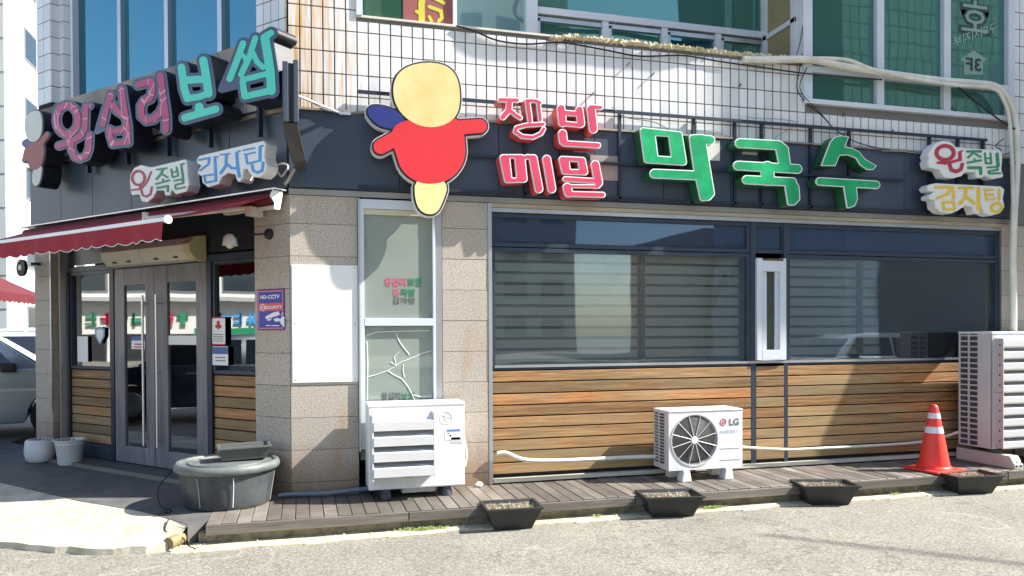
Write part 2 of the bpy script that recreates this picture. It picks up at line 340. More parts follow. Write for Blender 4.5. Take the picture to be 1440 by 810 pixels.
# ------------------------------------------------------------ drawn lettering: strokes -> outline -> solid
def seg_d(X, Y, a, b):
    dx, dy = b[0]-a[0], b[1]-a[1]; L2 = dx*dx+dy*dy+1e-9
    t = np.clip(((X-a[0])*dx+(Y-a[1])*dy)/L2, 0, 1)
    return np.hypot(X-a[0]-t*dx, Y-a[1]-t*dy)
def shape_sdf(X, Y, shapes):
    D = np.full(X.shape, 1e6)
    for sh in shapes:
        k = sh[0]
        if k == 's':
            for a, b in zip(sh[1][:-1], sh[1][1:]): D = np.minimum(D, seg_d(X, Y, a, b)-sh[2]/2)
        elif k == 'e':                       # ring: centre, radii, width
            (cx, cy), rx, ry, w = sh[1:]
            pts = [(cx+rx*math.cos(t*math.pi/14), cy+ry*math.sin(t*math.pi/14)) for t in range(29)]
            for a, b in zip(pts[:-1], pts[1:]): D = np.minimum(D, seg_d(X, Y, a, b)-w/2)
        elif k in 'ph':                      # polygon with rounding / hole
            P = sh[1]; rd = sh[2] if len(sh) > 2 else 0
            d = np.full(X.shape, 1e6); ins = np.zeros(X.shape, bool)
            for a, b in zip(P, P[1:]+P[:1]):
                d = np.minimum(d, seg_d(X, Y, a, b))
                c = ((a[1] > Y) != (b[1] > Y)) & (X < (b[0]-a[0])*(Y-a[1])/((b[1]-a[1]) or 1e-9)+a[0]); ins ^= c
            d = np.where(ins, -d, d)-rd
            D = np.minimum(D, d) if k == 'p' else np.maximum(D, -d)
    return D
def contours(shapes, level, step=3.0):
    pts = []
    for sh in shapes:
        if sh[0] == 'e': (cx, cy), rx, ry, w = sh[1:]; pts += [(cx-rx, cy-ry), (cx+rx, cy+ry)]
        else: pts += list(sh[1])
    m = 70+abs(level)
    xs = np.arange(min(p[0] for p in pts)-m, max(p[0] for p in pts)+m, step); ys = np.arange(min(p[1] for p in pts)-m, max(p[1] for p in pts)+m, step)
    X, Y = np.meshgrid(xs, ys); D = shape_sdf(X, Y, shapes)-level-1e-4
    segs = {}
    I = D < 0; H, W = D.shape
    cand = np.argwhere((I[:-1, :-1] != I[1:, 1:]) | (I[:-1, 1:] != I[1:, :-1]) | (I[:-1, :-1] != I[:-1, 1:]))
    def ep(i, j, k):
        if k == 0: a, b = (i, j), (i, j+1)
        elif k == 1: a, b = (i, j+1), (i+1, j+1)
        elif k == 2: a, b = (i+1, j), (i+1, j+1)
        else: a, b = (i, j), (i+1, j)
        t = D[a]/(D[a]-D[b]); return (a, b), (xs[a[1]]+(xs[b[1]]-xs[a[1]])*t, ys[a[0]]+(ys[b[0]]-ys[a[0]])*t)
    tab = {1: [(3, 0)], 2: [(0, 1)], 3: [(3, 1)], 4: [(1, 2)], 5: [(3, 2), (1, 0)], 6: [(0, 2)], 7: [(3, 2)], 8: [(2, 3)], 9: [(2, 0)], 10: [(0, 3), (2, 1)],
           11: [(2, 1)], 12: [(1, 3)], 13: [(1, 0)], 14: [(0, 3)]}
    pos = {}; nxt = {}
    for i, j in cand:
        c = I[i, j]*1+I[i, j+1]*2+I[i+1, j+1]*4+I[i+1, j]*8
        for a, b in tab.get(int(c), []):
            ka, pa = ep(i, j, a); kb, pb = ep(i, j, b); pos[ka] = pa; pos[kb] = pb; nxt[ka] = kb
    loops = []
    while nxt:
        k0, k = next(iter(nxt.items())); del nxt[k0]; l = [pos[k0]]
        while k != k0 and k in nxt: l.append(pos[k]); k = nxt.pop(k)
        if len(l) > 6:
            def dp(P, e):
                if len(P) < 3: return P
                a, b = P[0], P[-1]; dx, dy = b[0]-a[0], b[1]-a[1]; n = math.hypot(dx, dy)
                best, bi = 0, 0
                for q in range(1, len(P)-1):
                    d = abs((P[q][0]-a[0])*dy-(P[q][1]-a[1])*dx)/n if n > 1e-6 else math.hypot(P[q][0]-a[0], P[q][1]-a[1])
                    if d > best: best, bi = d, q
                return [a, b] if best < e else dp(P[:bi+1], e)[:-1]+dp(P[bi:], e)
            h = len(l)//2; l = dp(l[:h+1], .7)[:-1]+dp(l[h:]+[l[0]], .7)[:-1]
            if len(l) > 2: loops.append(l)
    return loops
def sign_solid(shapes, level, reg, plane, fr, dref, d0, d1, step=3.0):
    """outline at a level -> solid between d0 and d1 (outline is measured on plane dref)"""
    x0, y0, sc = reg
    ls = [[plane(x0+p[0]/sc, y0+p[1]/sc, dref) for p in l] for l in contours(shapes, level, step)]
    mb = MB()
    area = lambda l: sum(a[0]*b[1]-b[0]*a[1] for a, b in zip(l, l[1:]+l[:1]))/2
    def inside(p, l):
        c = False
        for a, b in zip(l, l[1:]+l[:1]):
            if (a[1] > p[1]) != (b[1] > p[1]) and p[0] < (b[0]-a[0])*(p[1]-a[1])/(b[1]-a[1])+a[0]: c = not c
        return c
    depth = [sum(inside(l[0], m) for j, m in enumerate(ls) if j != i) for i, l in enumerate(ls)]
    for i, l in enumerate(ls):
        if depth[i] % 2 == 0 and abs(area(l)) > 1e-5:
            hs = [m for j, m in enumerate(ls) if depth[j] == depth[i]+1 and inside(m[0], l) and abs(area(m)) > 1e-5]
            mb.prism([l]+hs, d0, d1, fr)
    return mb
def rnd_poly(P, it=2):
    for _ in range(it): P = [q for a, b in zip(P, P[1:]+P[:1]) for q in ((a[0]*.75+b[0]*.25, a[1]*.75+b[1]*.25), (a[0]*.25+b[0]*.75, a[1]*.25+b[1]*.75))]
    return P

# ============================================================ GROUND
asph = mat('asphalt', lin((112, 109, 102)), .9, nscale=95, col2=lin((168, 163, 149)), mix=.5, var=.05, bump=.9, bscale=150, detail=6)
def rough_asphalt():
    m = asph; N = m.node_tree.nodes; L = m.node_tree.links; b = N['Principled BSDF']
    src = b.inputs['Base Color'].links[0].from_socket
    g = N.new('ShaderNodeNewGeometry')
    def noise(sc, det, dist=0):
        n = N.new('ShaderNodeTexNoise'); n.inputs['Scale'].default_value = sc; n.inputs['Detail'].default_value = det; n.inputs['Distortion'].default_value = dist
        L.new(g.outputs['Position'], n.inputs['Vector']); return n.outputs[0]
    def ramp(v, p0, p1, c0, c1):
        q = N.new('ShaderNodeValToRGB'); e = q.color_ramp.elements; e[0].position = p0; e[1].position = p1; e[0].color = (c0, c0, c0, 1); e[1].color = (c1, c1, c1, 1); L.new(v, q.inputs[0]); return q.outputs[0]
    def mixm(a, f, bb, mode='MULTIPLY'):
        x = N.new('ShaderNodeMix'); x.data_type = 'RGBA'; x.blend_type = mode
        L.new(a, x.inputs['A']); x.inputs['Factor'].default_value = f if not hasattr(f, 'links') else 1
        if hasattr(f, 'links'): L.new(f, x.inputs['Factor'])
        if hasattr(bb, 'links'): L.new(bb, x.inputs['B'])
        else: x.inputs['B'].default_value = bb
        return x.outputs['Result']
    c = mixm(src, 1.0, ramp(noise(48, 7), .36, .66, .66, 1.26))
    c = mixm(c, 1.0, ramp(noise(.9, 5, .6), .35, .65, .86, 1.08))
    ab = N.new('ShaderNodeMath'); ab.operation = 'SUBTRACT'; ab.inputs[1].default_value = .5; L.new(noise(.35, 2, 1.0), ab.inputs[0])
    a2 = N.new('ShaderNodeMath'); a2.operation = 'ABSOLUTE'; L.new(ab.outputs[0], a2.inputs[0])
    c = mixm(c, ramp(a2.outputs[0], .0005, .003, .16, 0), (*lin((226, 222, 206)), 1), 'MIX')
    v = N.new('ShaderNodeTexVoronoi'); v.feature = 'DISTANCE_TO_EDGE'; v.inputs['Scale'].default_value = .55
    vm = N.new('ShaderNodeVectorMath'); vm.operation = 'ADD'; n3 = N.new('ShaderNodeTexNoise'); n3.inputs['Scale'].default_value = 2.5; n3.inputs['Detail'].default_value = 5
    L.new(g.outputs['Position'], n3.inputs['Vector']); L.new(g.outputs['Position'], vm.inputs[0]); L.new(n3.outputs['Color'], vm.inputs[1]); L.new(vm.outputs[0], v.inputs['Vector'])
    c = mixm(c, ramp(v.outputs[0], .003, .008, .5, 0), (*lin((84, 80, 72)), 1), 'MIX')
    st = ramp(noise(1.7, 4), .70, .76, 0, .55); c = mixm(c, st, (*lin((92, 88, 80)), 1), 'MIX')
    L.new(c, b.inputs['Base Color'])
rough_asphalt()
conc = mat('pale_concrete', lin((172, 165, 146)), .85, nscale=5, col2=lin((202, 195, 174)), mix=.5, var=.2, bump=.5, bscale=28, detail=9)
pave = mat('dark_paving', lin((84, 84, 84)), .75, nscale=5, var=.18, bump=.3, bscale=60, col2=lin((100, 99, 97)), mix=.5)
gutt = mat('gutter_concrete', lin((206, 196, 164)), .85, nscale=9, col2=lin((180, 170, 142)), mix=.55, var=.12, bump=.4, bscale=40)
part(MB().add([(-300, -300, -.18), (300, -300, -.18), (300, 300, -.18), (-300, 300, -.18)], [(0, 1, 2, 3)]), 'road', asph, kind='structure')
# concrete apron with a broken outer edge, sloping down to the road
inner = [(-9, 9.2, -.03), (-3.2, 1.9, -.012), (-2.45, 1.02, -.012), (-1.93, .42, -.012), (-1.29, -.19, -.012), (-.95, -.62, -.012), (-.8, -.84, -.012)]
outer = [(-9, 6.4, -.15), (-4.2, .9, -.15), (-2.9, -.05, -.14), (-2.27, -.49, -.13), (-1.95, -.66, -.13), (-1.6, -.86, -.13), (-1.34, -.95, -.13), (-1.15, -1.01, -.12), (-1.0, -1.0, -.12), (-.87, -.9, -.1)]
def resamp(P, n):
    P = [Vector(p) for p in P]; Ls = [0]
    for a, b in zip(P, P[1:]): Ls.append(Ls[-1]+(b-a).length)
    out = []
    for i in range(n):
        t = Ls[-1]*i/(n-1); k = max(j for j in range(len(Ls)) if Ls[j] <= t+1e-9); k = min(k, len(P)-2)
        out.append(P[k].lerp(P[k+1], (t-Ls[k])/(Ls[k+1]-Ls[k])))
    return out
ni, nj = 90, 14; I_, O_ = resamp(inner, ni), resamp(outer, ni); ap = MB(); vs = []
for i in range(ni):
    jit = random.uniform(-.025, .03)
    for j in range(nj+1):
        t = j/nj; p = I_[i].lerp(O_[i]+Vector((0, -jit, 0)), t)
        p.z += .03*math.sin(p.x*7+p.y*4)*t*(1-t)+random.uniform(-.004, .004)*(j > 0)
        vs.append(p)
    vs.append(O_[i]+Vector((0, -jit-.01, -.08)))
w_ = nj+2
ap.add(vs, [(i*w_+j, i*w_+j+1, (i+1)*w_+j+1, (i+1)*w_+j) for i in range(ni-1) for j in range(w_-1)])
part(ap, 'pavement', conc, kind='structure')
part(MB().prism([(p[0], p[1]) for p in inner]+[(-.8, -.86), (0, -.02), (.1, .3), (-4, 5), (-4, 40), (-40, 40), (-40, 20)], -.2, -.008, axis='z'), 'paving', pave, kind='structure')
ed = MB(); n = 60
for k in range(n):
    x0, x1 = -.9+k*.17, -.9+(k+1)*.17
    ed.box(x0, x1-.0005, -1.04-.02*math.sin(k*1.3)-random.uniform(0, .02)-.03*(x1 < 1), -.8, -.19, -.172+random.uniform(0, .003))
part(ed, 'gutter_strip', gutt, kind='structure')
# low masonry riser below the deck
riser = mat('riser_stone', lin((150, 142, 120)), .85, nscale=11, col2=lin((96, 90, 80)), mix=.55, var=.2, bump=.6, bscale=50)
rs = MB().box(-.72, 9.5, -.84, -.1, -.19, -.085)
part(rs, 'deck_kerb', riser, kind='structure')

# ============================================================ DECK (a thing with planks)
DK = wood_mat('weathered_deck', (150, 144, 134), (98, 92, 86), (112, 104, 96))
deck = thing('wooden_deck', (4, -.45, 0), 'long low deck of weathered grey planks along the foot of the restaurant wall', 'deck')
pm = MB().box(-.0565, .0565, -.44, .44, -.025, 0).mesh('plank', DK, bevel=.004, seg=1)
u = -.60
while u < 9.4:
    o = inst(pm, 'plank', deck, (u, -.45+random.uniform(-.004, .004), -.001+random.uniform(-.004, .002)), rot=random.uniform(-.006, .006)); u += .1175
for a, b in ((-.66, 1.0), (1.0, 3.15), (3.15, 5.5), (5.5, 7.6), (7.6, 9.5)):
    part(B(a+.004, b-.004, -.925+random.uniform(-.004, .004), -.893, -.092, -.008+random.uniform(-.006, .003)), 'fascia_board', DK, deck, bevel=.004)
part(B(-.6, 9.5, -.87, -.04, -.084, -.034), 'joist', DARK, deck)

# ============================================================ RESTAURANT BUILDING
bld = thing('restaurant_building', (4, 3, 0), 'corner restaurant building with granite pillars, navy fascia and a white tiled upper wall', 'building')
wallm = mat('backing_wall', lin((120, 118, 114)), .85, var=.1)
# structural masses (behind the facing)
w = MB()
w.box(.02, .64, -.3, -.02, -.1, 2.9, FF); w.box(1.47, 1.93, -.3, -.02, -.1, 2.9, FF); w.box(8.56, 12.5, -.3, -.02, -.1, 2.9, FF)
w.box(.02, 5.66, -.3, -.012, 2.9, 4.62, FF); w.box(5.66, 8.73, -.3, -.012, 2.9, 4.17, FF); w.box(8.73, 12.5, -.3, -.012, 2.9, 4.62, FF)
w.box(.02, .66, -.3, -.012, 4.62, 9, FF)
w.box(8.74, 12.5, -.3, -.012, 4.62, 9, FF)
w.box(.02, .5, -.3, -.02, -.1, 2.9, LF); w.box(.02, 4.75, -.5, -.02, 2.92, 4.44, LF); w.box(.02, .4, -.3, -.012, 4.4, 9, LF)
w.box(4.36, 4.75, -.3, -.02, -.1, 2.9, LF)
w.box(3.9, 4.55, -.6, -.28, 4.4, 9, LF)
w.box(1.93, 8.56, -.3, -.08, 2.8, 2.9, FF)
part(w, 'wall', wallm, bld)
# closing volume far behind (dark rooms, back walls, roof)
lb = LF(4.75, -.4, 0)
body = MB()
body.prism([(12.4, 3.2), (12.4, 9), (-1, 9), (-2.6, 3.9), (-1.3, 2.9), (.7, 3.2)], -.1, 9, axis='z')
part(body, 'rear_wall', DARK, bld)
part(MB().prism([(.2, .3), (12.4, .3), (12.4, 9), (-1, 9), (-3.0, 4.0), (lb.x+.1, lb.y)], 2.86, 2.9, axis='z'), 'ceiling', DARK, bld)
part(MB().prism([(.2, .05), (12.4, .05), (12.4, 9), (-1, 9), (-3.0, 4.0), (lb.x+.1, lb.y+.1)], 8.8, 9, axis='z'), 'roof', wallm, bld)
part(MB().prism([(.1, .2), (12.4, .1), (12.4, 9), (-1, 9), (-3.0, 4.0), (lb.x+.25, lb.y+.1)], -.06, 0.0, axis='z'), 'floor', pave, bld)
# granite cladding panels
def panels(parent, fr, u0, u1, zs, d=0.0, th=.02, name='granite_panel'):
    for a, b in zip(zs, zs[1:]):
        mb = MB().box(u0+.002, u1-.002, d-th, d+random.uniform(-.0015, .0015), a+.002, b-.002, fr)
        part(mb, name, GRAN, parent, bevel=.002)
ZS = [-.06, .125, .435, .745, 1.055, 1.365, 1.675, 1.985, 2.295, 2.605, 2.877]
pil = lambda lab: part(MB().box(0, .01, 0, .01, 0, .01, lambda x, y, z: Vector((4+x, 3+y, 1+z))), 'granite_pillar', wallm, bld, label=lab)
p1 = pil('granite corner pillar'); panels(p1, FF, .003, .64, ZS); panels(p1, LF, .003, .5, ZS)
p2 = pil('granite pier between the two windows'); panels(p2, FF, 1.47, 1.945, ZS)
p3 = pil('granite at the right end'); panels(p3, FF, 8.545, 8.70, ZS); panels(p3, FF, 8.76, 9.6, ZS[:-1]+[2.86])
p4 = pil('granite pillar at the left end'); panels(p4, LF, 4.36, 4.75, ZS)
for a, b in zip(ZS, ZS[1:]):
    part(MB().box(4.34, 4.36, -.19, .0, a+.002, b-.002, LF), 'granite_panel', GRAN, p4, bevel=.002)
part(MB().box(4.33, 4.357, .001, .012, .6, 2.85, LF), 'corner_strip', ALU, p4)
part(MB().box(4.24, 4.26, -.17, -.05, .1, 2.85, LF), 'corner_strip', ALU, p4)

# ---- white tiles of the upper wall
tme = MB().box(-.047, .047, -.006, .006, -.099, .099).mesh('tile', TILE, bevel=.002, seg=1)
tw = part(MB().box(.0, 5.64, -.05, -.0125, 3.72, 4.60, FF), 'tile_wall', GROUT, bld)
spots = []
Z0 = 4.48
for i in range(83):
    uu = .06+.1075*i-.054+.05
    for k in range(-4, 15):
        z = Z0-.105+.21*k
        if z < 3.66: continue
        if uu < .64 or uu > 8.73: ok = z < 6.0
        elif uu < 5.66: ok = z < 4.6
        else: ok = z < 4.16
        if ok: spots.append((uu, z))
spots.sort(key=lambda s: abs(s[0]-.2)+abs(s[1]-4.3)*.4)
big, rest = spots[:298], spots[298:]
for (a, z) in big:
    zz = z; sc = 1
    if z+.1 > 4.63 and .64 < a < 5.66: sc = .5
    o = inst(tme, 'tile', tw, (a, random.uniform(.0045, .0075), z if sc == 1 else z-.05), scale=(1, 1, sc))
mb = MB()
for (a, z) in rest: mb.box(a-.047, a+.047, -.011, random.uniform(-.0015, .001), z-.099, z+.099, FF)
part(mb, 'wall_tiles', TILE, tw, kind='stuff')
part(MB().box(5.66, 8.73, -.05, -.0125, 3.72, 4.17, FF).box(.0, .64, -.05, -.0125, 4.6, 6, FF).box(8.73, 9.7, -.05, -.0125, 2.95, 6, FF), 'tile_bed', GROUT, tw)
part(MB().box(.62, 5.66, -.14, .012, 4.625, 4.645, FF), 'parapet_cap', mat('cap', lin((214, 208, 196)), .7, var=.15), bld)
# tiles on the stepped pier of the side wall and on its corner strip
pier = part(MB().box(4.13, 4.6, -.33, -.27, 4.42, 6.6, LF), 'tiled_pier', GROUT, bld)
tmL = MB().box(-.5, .5, -.005, .005, -.098, .098).mesh('tile', TILE)
def side_tiles(s0, s1, d, z0, z1, n=1, ret=False):
    k = z0+.1
    while k < z1:
        for j in range(n):
            a, b = s0+(s1-s0)*j/n, s0+(s1-s0)*(j+1)/n
            if not ret: o = inst(tmL, 'tile', pier, LF((a+b)/2, d, k), rot=LA, scale=(b-a-.008, 1, 1))
            else: o = inst(tmL, 'tile', pier, LF(d, (a+b)/2, k), rot=LA+math.pi/2, scale=(b-a-.008, 1, 1))
        k += .205
ZT = 4.46
bk = MB()
for s0, s1, d in ((4.28, 4.62, .0), (4.18, 4.29, -.1), (4.1, 4.19, -.2)):
    side_tiles(s0, s1, d, ZT, 6.3, 2 if s1-s0 > .3 else 1); bk.box(s0+.004, s1-.004, -.4, d-.008, 4.42, 6.6, LF)
side_tiles(-.1, 0, 4.28, ZT, 6.3, 1, True); side_tiles(-.2, -.1, 4.18, ZT, 6.3, 1, True); side_tiles(-.26, -.2, 4.1, ZT, 6.3, 1, True)
part(bk, 'pier_core', GROUT, pier)
side_tiles(.01, .44, -.0, 3.74, 6.3, 4); part(MB().box(.0, .44, -.05, -.008, 3.74, 6.6, LF), 'strip_core', GROUT, pier)
side_tiles(.44, 4.3, -.0, 3.74, 4.15, 26); part(MB().box(.44, 4.3, -.3, -.008, 3.74, 4.16, LF), 'strip_core', GROUT, pier)

# ---- fascia panels
fs = part(MB().box(.03, 8.68, -.1, -.012, 2.94, 3.68, FF).box(.03, 4.78, -.1, -.012, 2.9, 3.68, LF), 'fascia', GROUT, bld)
cuts = [.0, 1.05, 2.06, 3.1, 3.9, 4.72, 5.74, 7.05, 8.02, 8.70]
for a, b in zip(cuts, cuts[1:]): part(MB().box(a+.003, b-.003, -.01, .018, 2.952, 3.682, FF), 'fascia_panel', NAVY, fs, bevel=.003)
for a, b in zip([.0, .84, 1.7, 2.55, 3.35, 4.05, 4.80], [.84, 1.7, 2.55, 3.35, 4.05, 4.80]): part(MB().box(a+.003, b-.003, -.01, .018, 2.94, 3.66, LF), 'fascia_panel', NAVY, fs, bevel=.003)
capm = mat('flashing', lin((150, 142, 128)), .6, .2, var=.3, nscale=6, bump=.3, bscale=20)
part(MB().box(.0, 8.72, -.02, .045, 3.685, 3.705, FF).box(-.0, 4.82, -.02, .04, 3.665, 3.7, LF), 'fascia_cap', capm, fs)
part(MB().box(.0, 8.72, -.012, .014, 2.936, 2.951, FF), 'shadow_gap', BLACK, fs)
part(MB().box(.0, 8.72, -.02, .012, 2.879, 2.935, FF), 'header_beam', STEEL, bld, bevel=.003)
part(MB().box(1.95, 8.55, -.06, .004, 2.835, 2.876, FF), 'header_trim', mat('beige_trim', lin((172, 160, 136)), .5, .2, var=.15), bld, bevel=.002)
part(MB().box(1.95, 8.55, -.06, -.01, 2.79, 2.833, FF), 'header_trim', ALU, bld, bevel=.002)
part(MB().box(1.945, 1.985, -.08, .006, .0, 2.87, FF), 'edge_trim', ALU, bld, bevel=.003)

# ---- big front windows
g_front = glass('front_glass', (.90, .94, .95), .06, (.80, .92, 1.0), base=(.30, .36, .40), wav=.06, body_haze=.08)  # base colour mixed in paints the pale haze of reflections on the glass
g_trans = glass('transom_glass', (.16, .24, .36), .05, (.55, .75, 1.0), base=(.10, .15, .24), wav=.04, body_haze=.35)
g_door = glass('door_glass', (.35, .37, .38), .30, (1, 1, 1), wav=.05)
g_teal = glass('teal_glass', (.10, .26, .24), .16, (.42, .80, .74), base=(.10, .27, .235), wav=.08)
g_blue = glass('blue_glass', (.05, .2, .3), .34, (.30, .62, .74), base=(.03, .14, .18), wav=.06)
g_slit = glass('slit_glass', (.8, .86, .83), .07, (.9, 1, .97), base=(.44, .50, .44), wav=.06, body_haze=.6)
WU0, WU1, W1, W2, W3, W4 = 1.985, 8.53, 4.98, 5.055, 5.43, 5.50
def window(parent, name, fr, u0, u1, z0, z1, d, fw_=.04, gm=None, fm=FRAME, split=(), pane='glass_pane', fd=.05):
    f = MB(); cols = [u0]+[x for x in split]+[u1]
    f.box(u0, u1, d-fd, d+.012, z1-fw_, z1, fr); f.box(u0, u1, d-fd, d+.012, z0, z0+fw_, fr)
    f.box(u0, u0+fw_, d-fd, d+.012, z0+fw_, z1-fw_, fr); f.box(u1-fw_, u1, d-fd, d+.012, z0+fw_, z1-fw_, fr)
    for x in split: f.box(x-fw_/2, x+fw_/2, d-fd, d+.01, z0+fw_, z1-fw_, fr)
    w = part(f, name, fm, parent, bevel=.003)
    e = [u0+fw_]+[v for x in split for v in (x-fw_/2, x+fw_/2)]+[u1-fw_]
    for a, b in zip(e[::2], e[1::2]): part(MB().box(a, b, d-.026, d-.020, z0+fw_, z1-fw_, fr), pane, gm, w)
    return w
DW = -.05
window(bld, 'window', FF, WU0, W1+.02, 1.165, 2.43, DW, .04, g_front)
window(bld, 'window', FF, W4-.02, WU1, 1.165, 2.43, DW, .04, g_front)
for a, b in ((WU0, W1+.02), (W2-.02, W3+.03), (W4-.02, WU1)): window(bld, 'transom_window', FF, a, b, 2.44, 2.785, DW-.003, .042, g_trans)
part(MB().box(W1+.022, W2+.01, DW-.05, DW+.02, .05, 2.79, FF), 'mullion', FRAME, bld, bevel=.003)
part(MB().box(W3+.004, W4+.004-.026, DW-.05, DW+.02, .05, 2.79, FF), 'mullion', FRAME, bld, bevel=.003)
part(MB().box(WU0+.03, 8.54, DW-.02, DW+.024, 1.19, 1.215, FF), 'sill', ALU, bld)
# sliding meeting stiles just behind the glass
part(MB().box(3.70, 3.735, DW-.075, DW-.052, 1.2, 2.39, FF).box(6.53, 6.57, DW-.075, DW-.052, 1.2, 2.39, FF), 'meeting_stile', FRAME, bld)
# white ventilation panel with a slot
vp = MB(); vp.box(5.06, 5.13, DW, DW+.055, 1.225, 2.38, FF); vp.box(5.36, 5.44, DW, DW+.055, 1.225, 2.38, FF)
vp.box(5.13, 5.36, DW, DW+.055, 2.23, 2.36, FF); vp.box(5.13, 5.36, DW, DW+.055, 1.225, 1.34, FF)
vpo = part(vp, 'vent_panel', WFRAME, bld, bevel=.004)
part(MB().box(5.13, 5.2, DW, DW+.03, 1.34, 2.23, FF).box(5.31, 5.36, DW, DW+.03, 1.34, 2.23, FF), 'inner_frame', WFRAME, vpo, bevel=.002)
part(MB().box(5.2, 5.31, DW, DW+.01, 1.34, 2.23, FF), 'slot', mat('olive_slot', lin((64, 72, 62)), .5, var=.3, nscale=12), vpo)
part(MB().box(5.15, 5.4, DW+.052, DW+.058, 2.352, 2.376, FF), 'torn_tape', mat('torn_tape', lin((96, 60, 50)), .8, var=.4, nscale=30), vpo)
# wood cladding under the windows
def boards(fr, u0, u1, z0, z1, n, d, parent):
    h = (z1-z0)/n
    for k in range(n):
        part(MB().box(u0, u1, d-.03, d+random.uniform(-.002, .003), z0+k*h+.006, z0+(k+1)*h-.007, fr), 'board', WOOD, parent, bevel=.004)
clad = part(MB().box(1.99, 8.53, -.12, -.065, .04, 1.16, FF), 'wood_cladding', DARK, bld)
boards(FF, 1.99, W1+.02, .09, 1.16, 9, -.03, clad); boards(FF, W2+.012, W3+.002, .09, 1.16, 9, -.03, clad); boards(FF, W4-.02, 8.53, .09, 1.16, 9, -.03, clad)
part(MB().box(1.99, 8.53, -.1, .012, .012, .052, FF), 'base_rail', mat('pale_rail', lin((206, 200, 184)), .5, .1, var=.1), bld, bevel=.003)
# interior behind the front windows: wall of a room, dim
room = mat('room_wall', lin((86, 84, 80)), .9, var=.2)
part(MB().box(1.9, 8.6, -3.2, -3.1, 0, 2.86, FF), 'partition', room, bld)
# ---- zebra blinds: one thing per window, each a stack of slats
bl1 = mat('blind_light', lin((212, 210, 194)), .8, var=.05); 
def blind(u0, u1, z0, label):
    t = thing('window_blind', (u0, .2, z0), label, 'blind', 'blinds hanging behind the front windows')
    sm = MB().box(0, 1, -.002, .002, -.043, .043).mesh('slat', bl1)
    z = 2.36; k = 0
    while z > z0:
        inst(sm, 'slat', t, (u0, .2+random.uniform(-.002, .002), z), scale=(u1-u0, 1, 1)); z -= .116; k += 1
    part(MB().box(u0, u1, .18, .23, 2.37, 2.42), 'head_rail', bl1, t)
    part(MB().box(u0, u1, .208, .21, z0, 2.4), 'sheer', mat('sheer', lin((44, 46, 48)), .9), t)
    part(MB().box(u0, u1, .185, .215, z0-.04, z0-.01), 'bottom_rail', bl1, t)
blind(2.04, 3.69, 1.24, 'grey banded roller blind behind the left half of the left main window')
blind(3.73, 4.95, 1.24, 'grey banded roller blind behind the glass left of the white vent panel')
blind(5.56, 6.55, 1.24, 'grey banded roller blind just right of the white vent panel')
blind(6.6, 8.0, 1.24, 'grey banded roller blind behind the right end of the main window above the cone')

# ---- narrow window between the pillars (upper pane whole, lower pane cracked)
nw = part(MB().box(.655, .70, -.06, .014, .42, 2.86, FF).box(1.375, 1.40, -.06, .014, .42, 2.86, FF).box(.7, 1.375, -.06, .014, 2.77, 2.86, FF)
          .box(.7, 1.375, -.06, .016, 1.625, 1.70, FF).box(.7, 1.375, -.06, .012, .42, .47, FF), 'narrow_window', WFRAME, bld, bevel=.003)
part(MB().box(.7, 1.375, -.045, .0, 2.715, 2.768, FF), 'head_trim', mat('old_cream', lin((196, 188, 160)), .6, var=.15), nw, bevel=.003)
part(MB().box(.70, 1.375, -.030, -.026, 1.70, 2.715, FF), 'upper_pane', g_slit, nw)
part(MB().box(.70, 1.375, -.030, -.026, .47, 1.62, FF), 'lower_pane', g_slit, nw)
part(MB().box(1.402, 1.468, -.05, .004, .0, 2.87, FF), 'side_trim', ALU, nw, bevel=.003)
part(MB().box(.642, .655, -.02, .03, .4, 2.87, FF), 'side_trim', ALU, nw)
part(MB().box(.66, 1.4, -.10, -.08, .3, 2.8, FF), 'backing_board', mat('frosted_board', lin((158, 168, 156)), .8, var=.12, nscale=2.2, col2=lin((180, 184, 160)), mix=.55), nw)
def Fp3(x, y, d): u, z = FP(x, y, d); return FF(u, d, z)
crk = mat('crack_white', lin((238, 240, 236)), .4)
cr = MB()
S = lambda pts: [Fp3(500+x/2.7923, 280+y/2.7931, -.0235) for x, y in pts]
for pts in ([(42, 700), (80, 690), (130, 672), (180, 640), (232, 620), (262, 605), (298, 596)], [(160, 528), (172, 560), (190, 585), (212, 612)],
            [(128, 675), (150, 690), (182, 706), (205, 735), (222, 768), (232, 790)], [(188, 648), (186, 672), (192, 700)], [(44, 535), (80, 522), (140, 520), (292, 516)],
            [(45, 560), (48, 640), (46, 790)], [(222, 768), (260, 778), (292, 776)], [(138, 640), (160, 655), (152, 620), (172, 600)]):
    cr.tube(S(pts), .0032, 4, False)
part(cr, 'crack_tape', crk, nw)
pk, gnn, gry = mat('decal_pink', lin((196, 96, 122)), .6), mat('decal_green', lin((44, 120, 84)), .6), mat('decal_grey', lin((88, 92, 92)), .6)
def decal(txt, px0, py0, px1, py1, d, m, parent, flip=False, fr=FF, pl=FP, bold=0, name='lettering'):
    a, z1 = pl(px0, py0, d); b, z0 = pl(px1, py1, d)
    return part(text_loops(txt, fr, a, b, z0, z1, d, d+.001, flip, bold=bold), name, m, parent)
decal('왕십리', 541, 390, 571, 403, -.024, pk, nw, bold=.03); decal('보쌈', 573, 390, 593, 403, -.024, gnn, nw, bold=.03)
decal('왕', 552, 406, 562, 417, -.024, pk, nw, bold=.03); decal('족발', 563, 406, 584, 417, -.024, gnn, nw, bold=.03); decal('감자탕', 552, 418, 584, 428, -.024, gry, nw, bold=.02)
decal('왕십리', 536, 552, 562, 562, -.024, gry, nw, bold=.03); decal('보쌈', 563, 552, 584, 562, -.024, gnn, nw, bold=.03)
